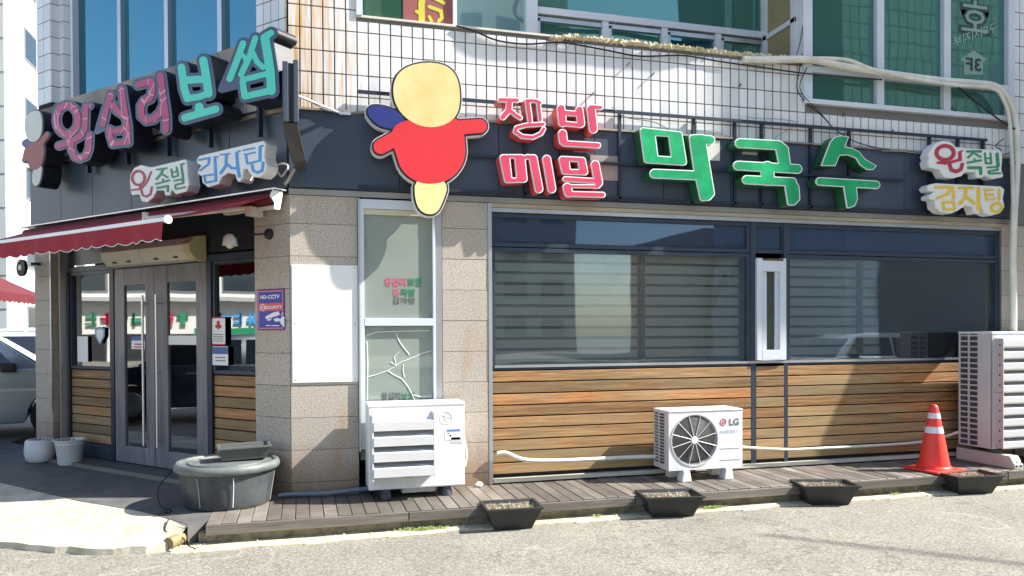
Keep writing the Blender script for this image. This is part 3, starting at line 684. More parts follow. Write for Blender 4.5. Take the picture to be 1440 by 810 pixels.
# white notice board screwed on the corner pillar
sh = solo(MB().box(.02, .638, .003, .012, 1.083, 2.212, FF), 'notice_board', mat('board_white', lin((232, 232, 230)), .5, var=.05, nscale=2.5, stretch=(4, 4, 1)), FF(.33, .003, 1.08), 'blank white rectangular board fixed on the granite corner pillar', 'board', bevel=.002)

for a in (.045, .61):
    for z in (1.11, 1.65, 2.185): part(MB().lathe([(0, .0135), (.006, .0135), (.007, .0115)], 8, lambda x, y, z_: FF(a+x, y, z+z_), axis='y'), 'screw', STEEL, sh)
# ---- upper windows
# bay window on the right
bay = part(MB().box(5.66, 5.78, -.12, .02, 4.17, 7.4, FF).box(8.62, 8.72, -.12, .02, 4.17, 7.4, FF).box(6.67, 6.77, -.1, .015, 4.22, 7.4, FF).box(7.64, 7.74, -.1, .015, 4.22, 7.4, FF)
           .box(5.78, 8.62, -.1, .016, 4.53, 4.60, FF).box(5.66, 8.72, -.1, .05, 4.155, 4.21, FF).box(5.7, 8.7, -.1, .015, 7.3, 7.4, FF), 'bay_window', WFRAME, bld, bevel=.004)
for a, b in ((5.78, 6.67), (6.77, 7.64), (7.74, 8.62)):
    part(MB().box(a, b, -.05, -.044, 4.21, 4.53, FF), 'glass_pane', g_teal, bay); part(MB().box(a, b, -.05, -.044, 4.60, 7.3, FF), 'glass_pane', g_teal, bay)
part(MB().box(5.7, 8.7, -1.4, -1.3, 4.1, 7.4, FF).box(5.7, 8.7, -1.35, -.1, 4.1, 4.14, FF), 'room_back', room, bld)
pale = mat('decal_pale', lin((128, 160, 146)), .6); dkd = mat('decal_dark', lin((30, 42, 48)), .5)
decal('호', 1349, -4, 1393, 50, -.040, dkd, bay, True, bold=.06); decal('호', 1352, -2, 1390, 47, -.038, pale, bay, True, bold=.005)
mb = text_loops('구미시지부', lambda u_, d_, z_: FF(u_, d_, z_+(u_-8.0)*.38), FP(1340, 60, -.04)[0], FP(1402, 60, -.04)[0], FP(1370, 63, -.04)[1], FP(1370, 48, -.04)[1], -.04, -.038, True, bold=.02)
part(mb, 'lettering', pale, bay)
mb = sign_solid([('p', [(0, 0), (20, -14), (40, 0), (34, 3), (34, 22), (6, 22), (6, 3)])], 0, (1350, 84, 1.05), FP, FF, -.04, -.043, -.040, 1.0); part(mb, 'floor_arrow', pale, bay)
decal('3F', 1358, 80, 1380, 101, -.038, dkd, bay, True, bold=.03)
# recess behind the parapet: side return of the bay, set-back window, left glazed panel
rc = part(MB().box(2.60, 2.72, -.9, -.74, 4.3, 7.4, FF).box(2.72, 5.72, -.86, -.76, 5.19, 5.27, FF).box(2.72, 5.72, -.86, -.76, 4.45, 4.55, FF).box(5.66, 5.74, -.86, -.75, 4.55, 7.4, FF)
          .box(2.72, 5.7, -.86, -.76, 7.3, 7.4, FF).box(3.52, 3.60, -.85, -.77, 4.55, 5.19, FF).box(4.28, 4.36, -.85, -.77, 4.55, 5.19, FF).box(5.0, 5.08, -.85, -.77, 4.55, 5.19, FF), 'set_back_window', WFRAME, bld, bevel=.004)
for a, b in ((2.72, 3.52), (3.6, 4.28), (4.36, 5.0), (5.08, 5.66)):
    part(MB().box(a, b, -.83, -.824, 4.55, 5.19, FF), 'glass_pane', g_teal if a != 4.36 else g_blue, rc)
    part(MB().box(a+.002, a+.045, -.823, -.79, 4.55, 5.15, FF).box(a+.002, b-.002, -.823, -.79, 5.12, 5.17, FF), 'sash', ALU, rc)
part(MB().box(2.72, 5.66, -.83, -.824, 5.27, 7.3, FF), 'glass_pane', g_teal, rc)
part(MB().box(2.72, 5.7, -1.8, -1.7, 4.3, 7.4, FF), 'room_back', room, rc)
lg = part(MB().box(.64, .70, -.08, .02, 4.64, 7.4, FF).box(1.60, 1.64, -.1, -.02, 4.64, 7.4, FF), 'corner_glazing', WFRAME, bld, bevel=.003)
part(MB().box(.70, 1.6, -.06, -.054, 4.64, 7.4, FF), 'glass_pane', glass('green_glass', (.2, .5, .35), .16, (.7, .95, .8), base=(.06, .18, .11), wav=.08), lg)
part(MB().box(1.64, 2.61, -.83, -.824, 4.5, 7.4, FF), 'glass_pane', glass('cyan_glass', (.3, .6, .62), .35, (.75, 1.0, 1.0), base=(.34, .58, .6), wav=.1), lg)
part(MB().box(1.603, 1.615, -.83, -.1, 4.5, 7.4, FF), 'side_wall', WFRAME, lg)
part(MB().box(.66, 2.7, -1.5, -1.4, 4.5, 7.4, FF), 'room_back', room, lg)
rs_ = part(MB().box(*sorted((FP(567, 20, -.05)[0], FP(640, 20, -.05)[0])), -.052, -.048, 4.66, 6.2, FF), 'red_poster', mat('faded_red', lin((150, 84, 78)), .5, var=.1), lg)
yl = mat('poster_yellow', lin((196, 190, 60)), .5)
part(sign_solid([('s', [(625, 30), (628, 190)], 60), ('s', [(580, 110), (620, 130)], 34), ('s', [(700, 65), (810, 105), (820, 170), (790, 200)], 34), ('s', [(700, 160), (720, 200)], 30), ('s', [(740, -20), (840, 30)], 34), ('s', [(630, -60), (630, 20)], 60)],
                0, (500, 0, 6.75), FP, FF, -.048, -.05, -.045), 'poster_lettering', yl, rs_)
# bay side return
br = part(MB().box(5.64, 5.70, -.75, -.12, 4.4, 4.66, FF).box(5.64, 5.70, -.75, -.12, 5.14, 5.2, FF).box(5.64, 5.7, -.75, -.68, 4.66, 7.4, FF).box(5.64, 5.7, -.2, -.12, 4.66, 7.4, FF), 'bay_return', WFRAME, bld, bevel=.003)
part(MB().box(5.665, 5.67, -.68, -.2, 4.66, 7.4, FF), 'glass_pane', mat('ochre_blind', lin((140, 132, 96)), .7, var=.1), br)
# side wall upper windows
uw = part(MB().box(.44, .48, -.28, -.14, 4.44, 7.4, LF).box(4.04, 4.10, -.28, -.14, 4.44, 7.4, LF).box(.48, 4.04, -.28, -.14, 4.44, 4.50, LF).box(.48, 4.04, -.28, -.14, 7.3, 7.4, LF), 'upper_window', WFRAME, bld, bevel=.003)
for s0 in (1.22, 2.15, 3.07): part(MB().box(s0-.035, s0+.035, -.26, -.16, 4.5, 7.3, LF), 'mullion', ALU, uw, bevel=.003)
for a, b in ((.48, 1.185), (1.255, 2.115), (2.185, 3.035), (3.105, 4.04)): part(MB().box(a, b, -.22, -.214, 4.5, 7.3, LF), 'glass_pane', g_blue, uw)
part(MB().box(.48, 4.04, -1.2, -1.1, 4.3, 7.4, LF), 'room_back', room, uw)
part(MB().box(.4, 4.1, -.3, -.01, 4.16, 4.44, LF), 'sill_band', capm, uw)

# ---- entrance side: shop front on the side wall
DS = -.16
part(MB().box(.5, 4.36, -.5, -.0, 2.86, 2.92, LF), 'soffit', BLACK, bld)
part(MB().box(.502, 4.34, DS-.02, DS, 2.42, 2.86, LF), 'transom_panel', mat('dark_transom', lin((34, 46, 52)), .3), bld)
part(MB().box(.502, 4.24, DS-.06, DS+.02, 2.33, 2.40, LF), 'transom_bar', FRAME, bld, bevel=.003)
for a, b in ((3.19, 3.27), (1.36, 1.44), (4.19, 4.25)): part(MB().box(a, b, DS-.06, DS+.03, .02, 2.33, LF), 'door_post', mat('post_navy', lin((34, 44, 60)), .4), bld, bevel=.003)
wl = window(bld, 'side_window', LF, 3.272, 4.188, 1.13, 2.328, DS, .035, g_door)
wr = window(bld, 'side_window', LF, .505, 1.358, 1.13, 2.328, DS, .035, g_door)
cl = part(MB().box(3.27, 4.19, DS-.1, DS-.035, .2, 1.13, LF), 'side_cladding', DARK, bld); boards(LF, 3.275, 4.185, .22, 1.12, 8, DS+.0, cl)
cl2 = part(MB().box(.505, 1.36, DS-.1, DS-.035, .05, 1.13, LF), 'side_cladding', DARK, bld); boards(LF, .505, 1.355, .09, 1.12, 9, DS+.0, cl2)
part(MB().box(3.27, 4.19, DS-.1, DS+.012, .045, .215, LF), 'plinth', mat('plinth_navy', lin((52, 62, 80)), .5), bld)
part(MB().box(.52, 4.34, -.5, .16, -.05, .03, LF), 'door_step', pave, bld, bevel=.004); part(MB().box(.52, 4.3, .155, .175, -.03, .034, LF), 'step_nosing', STEEL, bld)
doorm = mat('door_wood', lin((134, 130, 136)), .4, nscale=3, var=.18, stretch=(6, 6, .5), col2=lin((108, 106, 114)), mix=.5)
def leaf(s0, s1, g0, g1, hs, lab):
    z0, z1, zb, zt = .045, 2.325, .235, 2.13
    lf = part(MB().box(s0, g0, DS-.02, DS+.02, z0, z1, LF).box(g1, s1, DS-.02, DS+.02, z0, z1, LF).box(g0, g1, DS-.018, DS+.017, zt, z1, LF).box(g0, g1, DS-.018, DS+.017, z0, zb, LF), 'door_leaf', doorm, bld, bevel=.004, label=lab)
    part(MB().box(g0, g1, DS-.006, DS, zb, zt, LF), 'glass_pane', g_door, lf)
    h = MB().tube([LF(hs, DS+.075, .28), LF(hs, DS+.075, 2.0)], .014, 10, False)
    for z in (.36, 1.12, 1.9): h.tube([LF(hs, DS+.015, z), LF(hs, DS+.075, z)], .009, 8, False)
    part(h, 'pull_handle', mat('brushed_metal', lin((205, 205, 208)), .25, .9), lf, smooth=True); return lf
l1 = leaf(2.395, 3.185, 2.56, 2.99, 2.53, 'left door leaf'); l2 = leaf(1.45, 2.385, 1.63, 2.15, 2.27, 'right door leaf')
wb = mat('frost_band', lin((225, 226, 224)), .6)
def sticker(px0, py0, px1, py1, m, parent, d=DS+.004, name='sticker'):
    a, z1 = LP(px0, py0, d); b, z0 = LP(px1, py1, d); return part(MB().box(min(a, b), max(a, b), d, d+.002, z0, z1, LF), name, m, parent)
sticker(237, 472, 277, 485, wb, l2, name='frosted_band')
red = mat('print_red', lin((186, 30, 44)), .5); blu = mat('print_blue', lin((62, 96, 160)), .5)
s_ = sticker(185, 473, 204, 491, WHITEP, l1); sticker(185, 473, 204, 479, blu, s_, DS+.007, 'blue_band'); sticker(189, 483, 200, 485, red, s_, DS+.007, 'red_line'); sticker(188, 487, 202, 489, red, s_, DS+.007, 'red_line')
n1 = sticker(297, 446, 317, 485, WHITEP, wr, DS+.016, 'notice'); sticker(297, 483.5, 317, 485.5, red, n1, DS+.019, 'red_edge'); sticker(297, 446, 317, 447.5, red, n1, DS+.019, 'red_edge')
mb = sign_solid([('s', [(183, 20), (183, 60)], 28), ('s', [(170, 60), (196, 62)], 34), ('s', [(183, 80), (183, 88)], 12)], 0, (280, 450, 6.75), LP, LF, DS+.018, DS+.018, DS+.021); part(mb, 'red_emblem', red, n1)
for y in (470, 473, 476, 479): sticker(300, y, 314, y+1, gry, n1, DS+.019, 'print_line')
n2 = sticker(298, 487, 321, 514, WHITEP, wr, DS+.016, 'notice'); sticker(299, 488, 320.5, 498, blu, n2, DS+.019, 'blue_band')
for y in (502, 506.5): sticker(303, y, 317, y+1.6, gry, n2, DS+.019, 'print_line')
mb = sign_solid([('p', [(400, 575), (420, 568), (442, 575), (442, 610), (422, 645), (402, 610)])], 0, (0, 270, 3), LP, LF, DS+.004, DS+.003, DS+.006); part(mb, 'shield_sticker', mat('shield_blue', lin((120, 160, 190)), .5), wl)
mb = sign_solid([('p', [(406, 583), (421, 578), (436, 583), (436, 608), (422, 634), (408, 608)])], 0, (0, 270, 3), LP, LF, DS+.006, DS+.005, DS+.008); part(mb, 'shield_face', WHITEP, wl)
sticker(109, 473, 124, 509, WHITEP, wl)
part(MB().box(.6, 4.2, -2.6, -2.5, 0, 2.9, LF), 'partition', room, bld)

# ============================================================ SIGNS
navyface = mat('sign_navy', lin((58, 72, 98)), .4, var=.06, nscale=3)
navyside = mat('sign_side', lin((26, 30, 40)), .45, var=.1)
pinkface = mat('sign_pink', lin((176, 58, 104)), .45, var=.08, nscale=4, crack=lin((222, 150, 176)))
mintface = mat('sign_mint', lin((72, 208, 184)), .42, var=.07, nscale=5)
rackm = mat('rack_navy', lin((40, 48, 64)), .45, .2)
REG1, REG2, REG3 = (20, 130, 5.7875), (130, 80, 5.7875), (240, 30, 5.0647)
SD = .34                                   # the letters' faces stand this far off the side wall
sg = thing('shop_sign', LF(2.4, .1, 3.9), 'large rising letter sign of pink and mint characters on navy boxes above the entrance awning', 'sign')
def letter(name, reg, shapes, rim, face, plane=LP, fr=LF, d=SD, back=.12, extra=(), parent=None, bodym=None, sidem=None):
    body = part(sign_solid(list(shapes)+list(extra), rim, reg, plane, fr, d, back, d-.006), name, sidem or navyside, parent)
    part(sign_solid(list(shapes)+list(extra), rim-.8, reg, plane, fr, d, d-.008, d), 'letter_rim', bodym or navyface, body)
    part(sign_solid(shapes, 2.5, reg, plane, fr, d, d-.004, d+.005), 'letter_face', face, body); return body
letter('letter', REG1, [('e', (433, 222), 88, 118, 44), ('s', [(365, 435), (450, 408), (535, 362), (578, 300), (583, 118)], 38), ('s', [(583, 120), (616, 110)], 32),
       ('s', [(448, 345), (452, 415)], 44), ('s', [(465, 400), (468, 470), (495, 525), (535, 540), (585, 520), (610, 455), (616, 350)], 38)], 22, pinkface, parent=sg)
letter('letter', REG2, [('s', [(152, 305), (115, 430), (88, 550)], 40), ('s', [(152, 400), (178, 395), (200, 440), (265, 482)], 40), ('s', [(238, 262), (258, 400), (285, 560), (290, 695)], 44),
       ('s', [(140, 590), (148, 650), (170, 708)], 38), ('s', [(150, 610), (230, 600), (285, 572)], 34), ('s', [(165, 710), (290, 694)], 36)], 24, pinkface, extra=[('p', [(36, 608), (90, 420), (110, 570)])], parent=sg)
letter('letter', REG2, [('s', [(372, 228), (450, 206), (482, 202), (492, 270), (470, 338), (420, 362), (398, 400), (400, 480), (440, 518), (500, 505), (555, 455), (572, 415)], 46),
       ('s', [(556, 155), (574, 300), (600, 480), (600, 592)], 48)], 26, pinkface, parent=sg)
letter('letter', REG3, [('s', [(80, 330), (100, 480), (122, 550)], 50), ('s', [(236, 280), (262, 430), (272, 515)], 54), ('s', [(100, 420), (260, 412)], 48), ('s', [(122, 550), (200, 540), (272, 515)], 42),
       ('s', [(207, 612), (211, 650)], 58), ('s', [(105, 688), (324, 626)], 48)], 27, mintface, parent=sg)
letter('letter', REG3, [('s', [(518, 160), (478, 270), (424, 410)], 42), ('s', [(606, 122), (560, 265), (505, 380)], 38), ('s', [(522, 245), (548, 300)], 26), ('s', [(592, 230), (618, 290), (660, 328)], 34),
       ('s', [(674, 120), (695, 250), (712, 350), (720, 495)], 58), ('s', [(674, 110), (718, 84)], 42), ('s', [(515, 430), (530, 535)], 40), ('s', [(515, 418), (700, 372)], 36), ('s', [(535, 535), (715, 495)], 42)], 27, mintface,
       extra=[('p', [(362, 484), (440, 300), (500, 430), (500, 450)])], parent=sg)
rk = MB()
for s_1, z_1, s_2, z_2 in ((4.55, 3.76, .1, 3.94),): rk.tube([LF(s_1, .1, z_1), LF(s_2, .1, z_2)], .018, 4, False)
for s0 in (.3, 1.05, 1.75, 2.5, 3.3, 4.1): rk.box(s0-.016, s0+.016, .06, .11, 3.45, 3.95+.45*(1-s0/4.5), LF)
part(rk, 'sign_rack', rackm, sg)
# cut-out panel with plain fields of colour at the sign's left end
def cutout(name, loc, label, plane, fr, reg, d, back, fields, rimm, sidem, off):
    t = thing(name, loc, label, 'sign panel')
    fields = [([(s[0], rnd_poly(s[1]), s[2]+5) if s[0] == 'p' else s for s in f[0]], f[1], f[2]) for f in fields]; allsh = [s for f in fields for s in f[0]]
    part(sign_solid(allsh, off+3.5, reg, plane, fr, d, back, d-.012, 2), 'panel_edge', sidem, t)
    part(sign_solid(allsh, off, reg, plane, fr, d, d-.02, d-.006, 2), 'panel_border', rimm, t)
    for k, (shs, m, nm) in enumerate(fields): part(sign_solid(shs, 0, reg, plane, fr, d, d-.012, d+.001*k, 2), nm, m, t)
    return t
sy, sr, sb = mat('panel_yellow', lin((226, 192, 122)), .4, var=.08, nscale=3, col2=lin((236, 210, 150)), mix=.5), mat('panel_red', lin((214, 48, 54)), .4, var=.08, nscale=3), mat('panel_blue', lin((38, 48, 116)), .4)
dkl = mat('panel_dark', lin((40, 40, 52)), .5); wrim = mat('panel_white', lin((228, 226, 222)), .45)
cutout('cutout_panel', FF(1.3, .2, 3.4), 'big white-edged cut-out sign panel with yellow, red and blue fields between fascia and narrow window', FP, FF, (500, 70, 3.375), .24, .14,
       [([('p', [(60, 285), (120, 280), (200, 310), (230, 360), (120, 355)], 12)], sb, 'blue_field'),
        ([('p', [(300, 620), (425, 630), (395, 720), (370, 765), (320, 755), (300, 700)], 14)], mat('panel_pale_yellow', lin((240, 222, 150)), .4), 'pale_field'),
        ([('p', [(180, 380), (290, 345), (480, 335), (495, 420), (500, 520), (440, 600), (330, 620), (240, 570), (215, 490)], 18), ('s', [(230, 400), (120, 460)], 70), ('s', [(470, 370), (590, 362)], 66)], sr, 'red_field'),
        ([('p', [(230, 115), (320, 85), (420, 95), (465, 150), (470, 270), (440, 320), (370, 345), (290, 330), (220, 270), (200, 180)], 22)], sy, 'yellow_field')], dkl, wrim, 9)
cutout('cutout_panel', LF(4.6, .2, 3.7), 'smaller faded cut-out panel at the far left end of the rising letter sign', LP, LF, REG1, .34, .12,
       [([('p', [(60, 420), (90, 385), (150, 410), (120, 450)], 4)], mat('faded_blue', lin((84, 84, 148)), .5), 'blue_field'),
        ([('p', [(158, 640), (215, 590), (205, 690), (185, 750), (158, 740)], 8)], mat('faded_cream', lin((206, 210, 200)), .5, var=.06), 'pale_field'),
        ([('p', [(100, 440), (220, 400), (236, 470), (215, 590), (160, 630), (110, 560)], 8), ('s', [(100, 470), (80, 550)], 36), ('s', [(225, 400), (265, 345)], 44)], mat('faded_red', lin((162, 88, 104)), .5, var=.1), 'red_field'),
        ([('p', [(130, 175), (190, 155), (212, 190), (216, 320), (180, 390), (130, 390), (98, 320), (95, 240)], 8)], mat('faded_cream', lin((206, 210, 200)), .5, var=.06), 'cream_field')], mat('panel_grey_rim', lin((92, 86, 100)), .5), navyside, 6)

# small white-backed signs
wside = mat('lightbox_white', lin((222, 224, 224)), .35, var=.06)
wface = mat('lightbox_face', lin((226, 226, 220)), .35)
crim, cgrn, cblu, cyel = mat('letter_crimson', lin((176, 44, 70)), .45), mat('letter_green', lin((46, 138, 96)), .45), mat('letter_blue', lin((56, 150, 214)), .45), mat('letter_yellow', lin((232, 194, 62)), .45, var=.08)
def lightbox(loc, label, reg, plane, fr, d, back, poly, rnd, groups, group=None):
    t = thing('lightbox_sign', loc, label, 'sign', group)
    part(sign_solid([('p', poly, rnd)], 0, reg, plane, fr, d, back, d-.008), 'box', wside, t)
    part(sign_solid([('p', poly, rnd)], -4, reg, plane, fr, d, d-.01, d, 3), 'face_panel', wface, t)
    for shs, m in groups: part(sign_solid(shs, 0, reg, plane, fr, d, d-.003, d+.006, 2), 'letters', m, t)
    return t
lightbox(LF(2.3, .2, 3.15), 'small white light box on the side fascia, left one, with crimson and green characters', (170, 190, 7.7167), LP, LF, .30, .17,
  [(110, 500), (115, 430), (155, 365), (215, 340), (300, 362), (340, 362), (690, 278), (700, 300), (705, 400), (722, 540), (700, 600), (600, 625), (570, 590), (545, 560), (520, 640), (490, 640), (480, 585), (380, 585), (340, 665), (285, 712), (235, 705), (205, 630), (125, 635), (118, 580)], 16,
  [([('e', (192, 465), 68, 76, 26), ('s', [(215, 535), (212, 590)], 22), ('s', [(122, 597), (225, 580), (285, 510), (330, 400)], 17), ('s', [(225, 600), (235, 650), (280, 668), (322, 640), (338, 565)], 20)], crim),
   ([('s', [(390, 375), (500, 358)], 18), ('s', [(462, 370), (430, 430), (388, 478)], 22), ('s', [(445, 422), (508, 458)], 20), ('s', [(460, 480), (458, 510)], 18), ('s', [(382, 530), (528, 490)], 18), ('s', [(397, 572), (513, 552), (510, 608)], 24),
     ('s', [(550, 372), (562, 458)], 17), ('s', [(605, 348), (622, 430)], 17), ('s', [(555, 408), (615, 392)], 15), ('s', [(562, 458), (622, 440)], 16), ('s', [(656, 322), (672, 430), (674, 505)], 22), ('s', [(662, 316), (690, 308)], 14),
     ('s', [(582, 495), (680, 475), (680, 520), (592, 540), (594, 585), (698, 565)], 17)], cgrn)])
lightbox(LF(1.2, .2, 3.3), 'small white light box with sky-blue characters on the side fascia near the corner', (270, 190, 7.7167), LP, LF, .30, .17,
  [(62, 270), (85, 235), (770, 75), (785, 95), (778, 160), (772, 240), (800, 330), (780, 400), (730, 445), (665, 440), (625, 395), (610, 352), (550, 360), (535, 470), (510, 495), (495, 480), (480, 415), (390, 395), (310, 450), (280, 520), (175, 552), (125, 510), (115, 435), (75, 415), (78, 385), (120, 320), (68, 300)], 14,
  [([('s', [(80, 270), (192, 247), (180, 315), (90, 383)], 20), ('s', [(250, 240), (258, 420), (260, 495)], 26), ('s', [(262, 238), (290, 230)], 10), ('s', [(125, 442), (245, 425)], 18), ('s', [(132, 442), (150, 512)], 22), ('s', [(150, 515), (262, 495)], 20),
     ('s', [(312, 213), (412, 200)], 14), ('s', [(375, 210), (370, 330), (312, 413)], 26), ('s', [(388, 318), (430, 358), (488, 360)], 26), ('s', [(486, 195), (496, 330), (514, 448)], 30), ('s', [(492, 185), (525, 170)], 14),
     ('s', [(560, 165), (680, 140)], 16), ('s', [(575, 210), (688, 188)], 16), ('s', [(585, 212), (600, 308)], 22), ('s', [(600, 310), (738, 278)], 18), ('s', [(740, 132), (740, 278)], 28), ('s', [(742, 124), (775, 114)], 16),
     ('s', [(655, 325), (665, 385), (710, 408), (762, 385), (774, 300)], 26)], cblu)])
lightbox(FF(8.1, .2, 3.65), 'white light box at the right end of the fascia with crimson and green characters', (1290, 190, 6.75), FP, FF, .24, .12,
  [(115, 190), (140, 140), (185, 90), (240, 68), (310, 76), (355, 125), (480, 140), (780, 158), (795, 200), (785, 330), (802, 385), (720, 402), (640, 365), (610, 390), (575, 390), (570, 335), (450, 335), (415, 375), (340, 395), (262, 385), (222, 315), (125, 295), (112, 250), (130, 230)], 15,
  [([('e', (262, 168), 82, 66, 36), ('s', [(260, 240), (262, 265)], 38), ('s', [(195, 262), (300, 262), (385, 238)], 26), ('s', [(402, 165), (405, 235)], 30), ('s', [(402, 160), (428, 148)], 14), ('s', [(305, 280), (320, 330), (365, 347), (412, 325), (425, 278)], 34)], crim),
   ([('s', [(470, 155), (600, 155)], 22), ('s', [(540, 160), (480, 213)], 20), ('s', [(550, 180), (600, 208)], 17), ('s', [(475, 262), (602, 240)], 20), ('s', [(540, 225), (542, 250)], 16), ('s', [(485, 310), (598, 310), (600, 368)], 28),
     ('s', [(640, 172), (648, 268)], 17), ('s', [(692, 172), (700, 268)], 17), ('s', [(645, 220), (698, 220)], 15), ('s', [(650, 268), (700, 268)], 16), ('s', [(755, 180), (765, 290)], 30), ('s', [(664, 308), (760, 300), (760, 330), (672, 345), (682, 366), (785, 362)], 17)], cgrn)], 'white light boxes at the right end of the fascia')
lightbox(FF(8.1, .2, 3.1), 'white light box with yellow characters under the crimson and green one', (1290, 190, 6.75), FP, FF, .24, .12,
  [(105, 500), (125, 480), (180, 470), (790, 500), (815, 520), (800, 600), (815, 680), (780, 728), (700, 750), (650, 730), (615, 655), (590, 655), (585, 730), (555, 732), (530, 665), (450, 655), (380, 705), (320, 730), (235, 720), (185, 680), (175, 605), (125, 595), (125, 580), (200, 530), (115, 520)], 14,
  [([('s', [(170, 495), (318, 495), (290, 560), (182, 598)], 26), ('s', [(332, 502), (345, 600)], 26), ('s', [(240, 640), (340, 635)], 22), ('s', [(240, 640), (252, 708)], 26), ('s', [(252, 708), (348, 705)], 22), ('s', [(345, 640), (350, 702)], 24),
     ('s', [(392, 500), (530, 500)], 22), ('s', [(460, 510), (450, 600), (402, 648)], 30), ('s', [(470, 592), (538, 648)], 28), ('s', [(576, 505), (580, 712)], 32), ('s', [(632, 520), (720, 520)], 18), ('s', [(640, 565), (720, 565)], 18), ('s', [(645, 520), (652, 612)], 20),
     ('s', [(652, 612), (738, 606)], 18), ('s', [(772, 522), (776, 612)], 24), ('e', (748, 688), 50, 42, 26)], cyel)], 'white light boxes at the right end of the fascia')

# red and green channel letters on the front
redf = mat('letter_red', lin((208, 66, 96)), .38, var=.14, nscale=7); reds = mat('letter_red_side', lin((196, 84, 84)), .4)
grnf = mat('letter_emerald', lin((0, 150, 92)), .36, var=.16, nscale=5, col2=lin((20, 176, 110)), mix=.55); grns = mat('letter_green_side', lin((34, 96, 60)), .4)
whrim = mat('letter_white_rim', lin((236, 238, 236)), .4)
def chan(name, reg, shapes, rim, face, side, parent, d=.20, back=.04):
    body = part(sign_solid(shapes, -.6, reg, FP, FF, d, back, d-.004), name, side, parent)
    part(sign_solid(shapes, 0, reg, FP, FF, d, d-.012, d), 'letter_rim', whrim, body)
    part(sign_solid(shapes, -rim, reg, FP, FF, d, d-.004, d+.004), 'letter_face', face, body); return body
rsg = thing('red_letter_sign', FF(2.4, .1, 3.3), 'four crimson channel characters with white edges in two rows beside the cut-out panel', 'sign')
R6 = (690, 125, 5.0647)
chan('letter', R6, [('s', [(66, 77), (190, 80)], 38), ('s', [(135, 85), (130, 150), (88, 198)], 50), ('s', [(148, 160), (185, 190), (212, 206)], 36), ('s', [(262, 86), (282, 230)], 40), ('s', [(340, 95), (355, 220)], 34), ('s', [(258, 82), (325, 84), (352, 100)], 34),
     ('s', [(375, 250), (250, 258), (185, 275), (175, 305), (225, 338), (300, 345), (360, 318), (378, 285)], 36)], 8, redf, reds, rsg)
chan('letter', R6, [('s', [(502, 138), (512, 242)], 62), ('s', [(632, 148), (645, 248)], 58), ('s', [(510, 168), (640, 178)], 42), ('s', [(520, 246), (645, 258)], 40)], 8, redf, reds, rsg)
chan('letter', R6, [('s', [(716, 142), (732, 285)], 66), ('s', [(720, 126), (786, 132)], 36)], 8, redf, reds, rsg)
chan('letter', R6, [('s', [(512, 318), (518, 370)], 66), ('s', [(525, 388), (765, 402)], 46)], 8, redf, reds, rsg)
chan('letter', R6, [('p', [(88, 490), (222, 490), (238, 642), (120, 646)], 26), ('h', [(144, 500), (166, 500), (178, 626), (158, 628)], 4)], 8, redf, reds, rsg)
chan('letter', R6, [('s', [(260, 483), (300, 487)], 40), ('s', [(304, 496), (344, 712)], 64)], 8, redf, reds, rsg)
chan('letter', R6, [('s', [(400, 500), (436, 712)], 64)], 8, redf, reds, rsg)
chan('letter', R6, [('p', [(508, 500), (655, 508), (672, 592), (528, 588)], 24), ('h', [(568, 522), (618, 526), (624, 566), (574, 566)], 4)], 8, redf, reds, rsg)
chan('letter', R6, [('s', [(745, 538), (770, 668)], 64), ('s', [(532, 642), (745, 655)], 42), ('s', [(545, 700), (555, 740)], 66), ('s', [(540, 692), (770, 694)], 30), ('s', [(560, 748), (798, 754)], 44)], 8, redf, reds, rsg)
gsg = thing('green_letter_sign', FF(5, .1, 3.3), 'three large emerald green channel characters with white edges on the navy fascia', 'sign')
RA, RB = (890, 170, 6.75), (1020, 180, 6.2609)
chan('letter', RA, [('p', [(98, 92), (440, 130), (482, 392), (135, 370)], 32), ('h', [(222, 148), (335, 155), (358, 333), (245, 325)], 4)], 10, grnf, grns, gsg)
chan('letter', RA, [('p', [(568, 160), (660, 158), (672, 250), (745, 690), (715, 725), (668, 728), (628, 545), (600, 400)], 34), ('s', [(640, 172), (738, 182)], 90), ('s', [(205, 500), (620, 518)], 94)], 10, grnf, grns, gsg)
chan('letter', RB, [('s', [(128, 132), (460, 150)], 88), ('p', [(440, 135), (480, 138), (530, 180), (550, 320), (500, 330), (468, 180)], 28), ('s', [(112, 330), (636, 360)], 86), ('s', [(370, 350), (375, 450)], 120), ('s', [(188, 455), (590, 475)], 82),
     ('p', [(545, 470), (590, 465), (625, 520), (632, 620), (600, 655), (572, 655)], 28)], 9, grnf, grns, gsg)
chan('letter', RB, [('p', [(846, 330), (925, 125), (960, 82), (1020, 68), (1086, 80), (1048, 168), (1120, 178), (1180, 212), (1230, 275), (1330, 333), (1300, 366), (1250, 366), (1190, 325), (1150, 262), (1080, 236), (1005, 240), (968, 332)], 3)], 7, grnf, grns, gsg)
chan('letter', RB, [('s', [(832, 470), (1328, 500)], 74), ('p', [(1052, 490), (1138, 500), (1152, 620), (1130, 675), (1085, 692)], 16)], 8, grnf, grns, gsg)
rk2 = MB(); ZR = 3.885
rk2.box(.65, 8.24, .04, .07, ZR-.014, ZR+.016, FF); rk2.box(1.6, 7.0, .04, .07, 3.32, 3.345, FF); rk2.box(.65, 8.24, .02, .05, 2.965, 2.99, FF)
for u_ in (2.33, 2.72, 3.38, 4.25, 4.76, 5.1, 5.74, 6.26, 7.4, 7.82, 8.2): rk2.box(u_-.016, u_+.016, .019, .05, 2.95, ZR+.01, FF)
rack = solo(rk2, 'sign_rack', rackm, FF(4.4, .05, 3.6), 'dark steel tube rack along the fascia top that carries the front letters', 'rack')
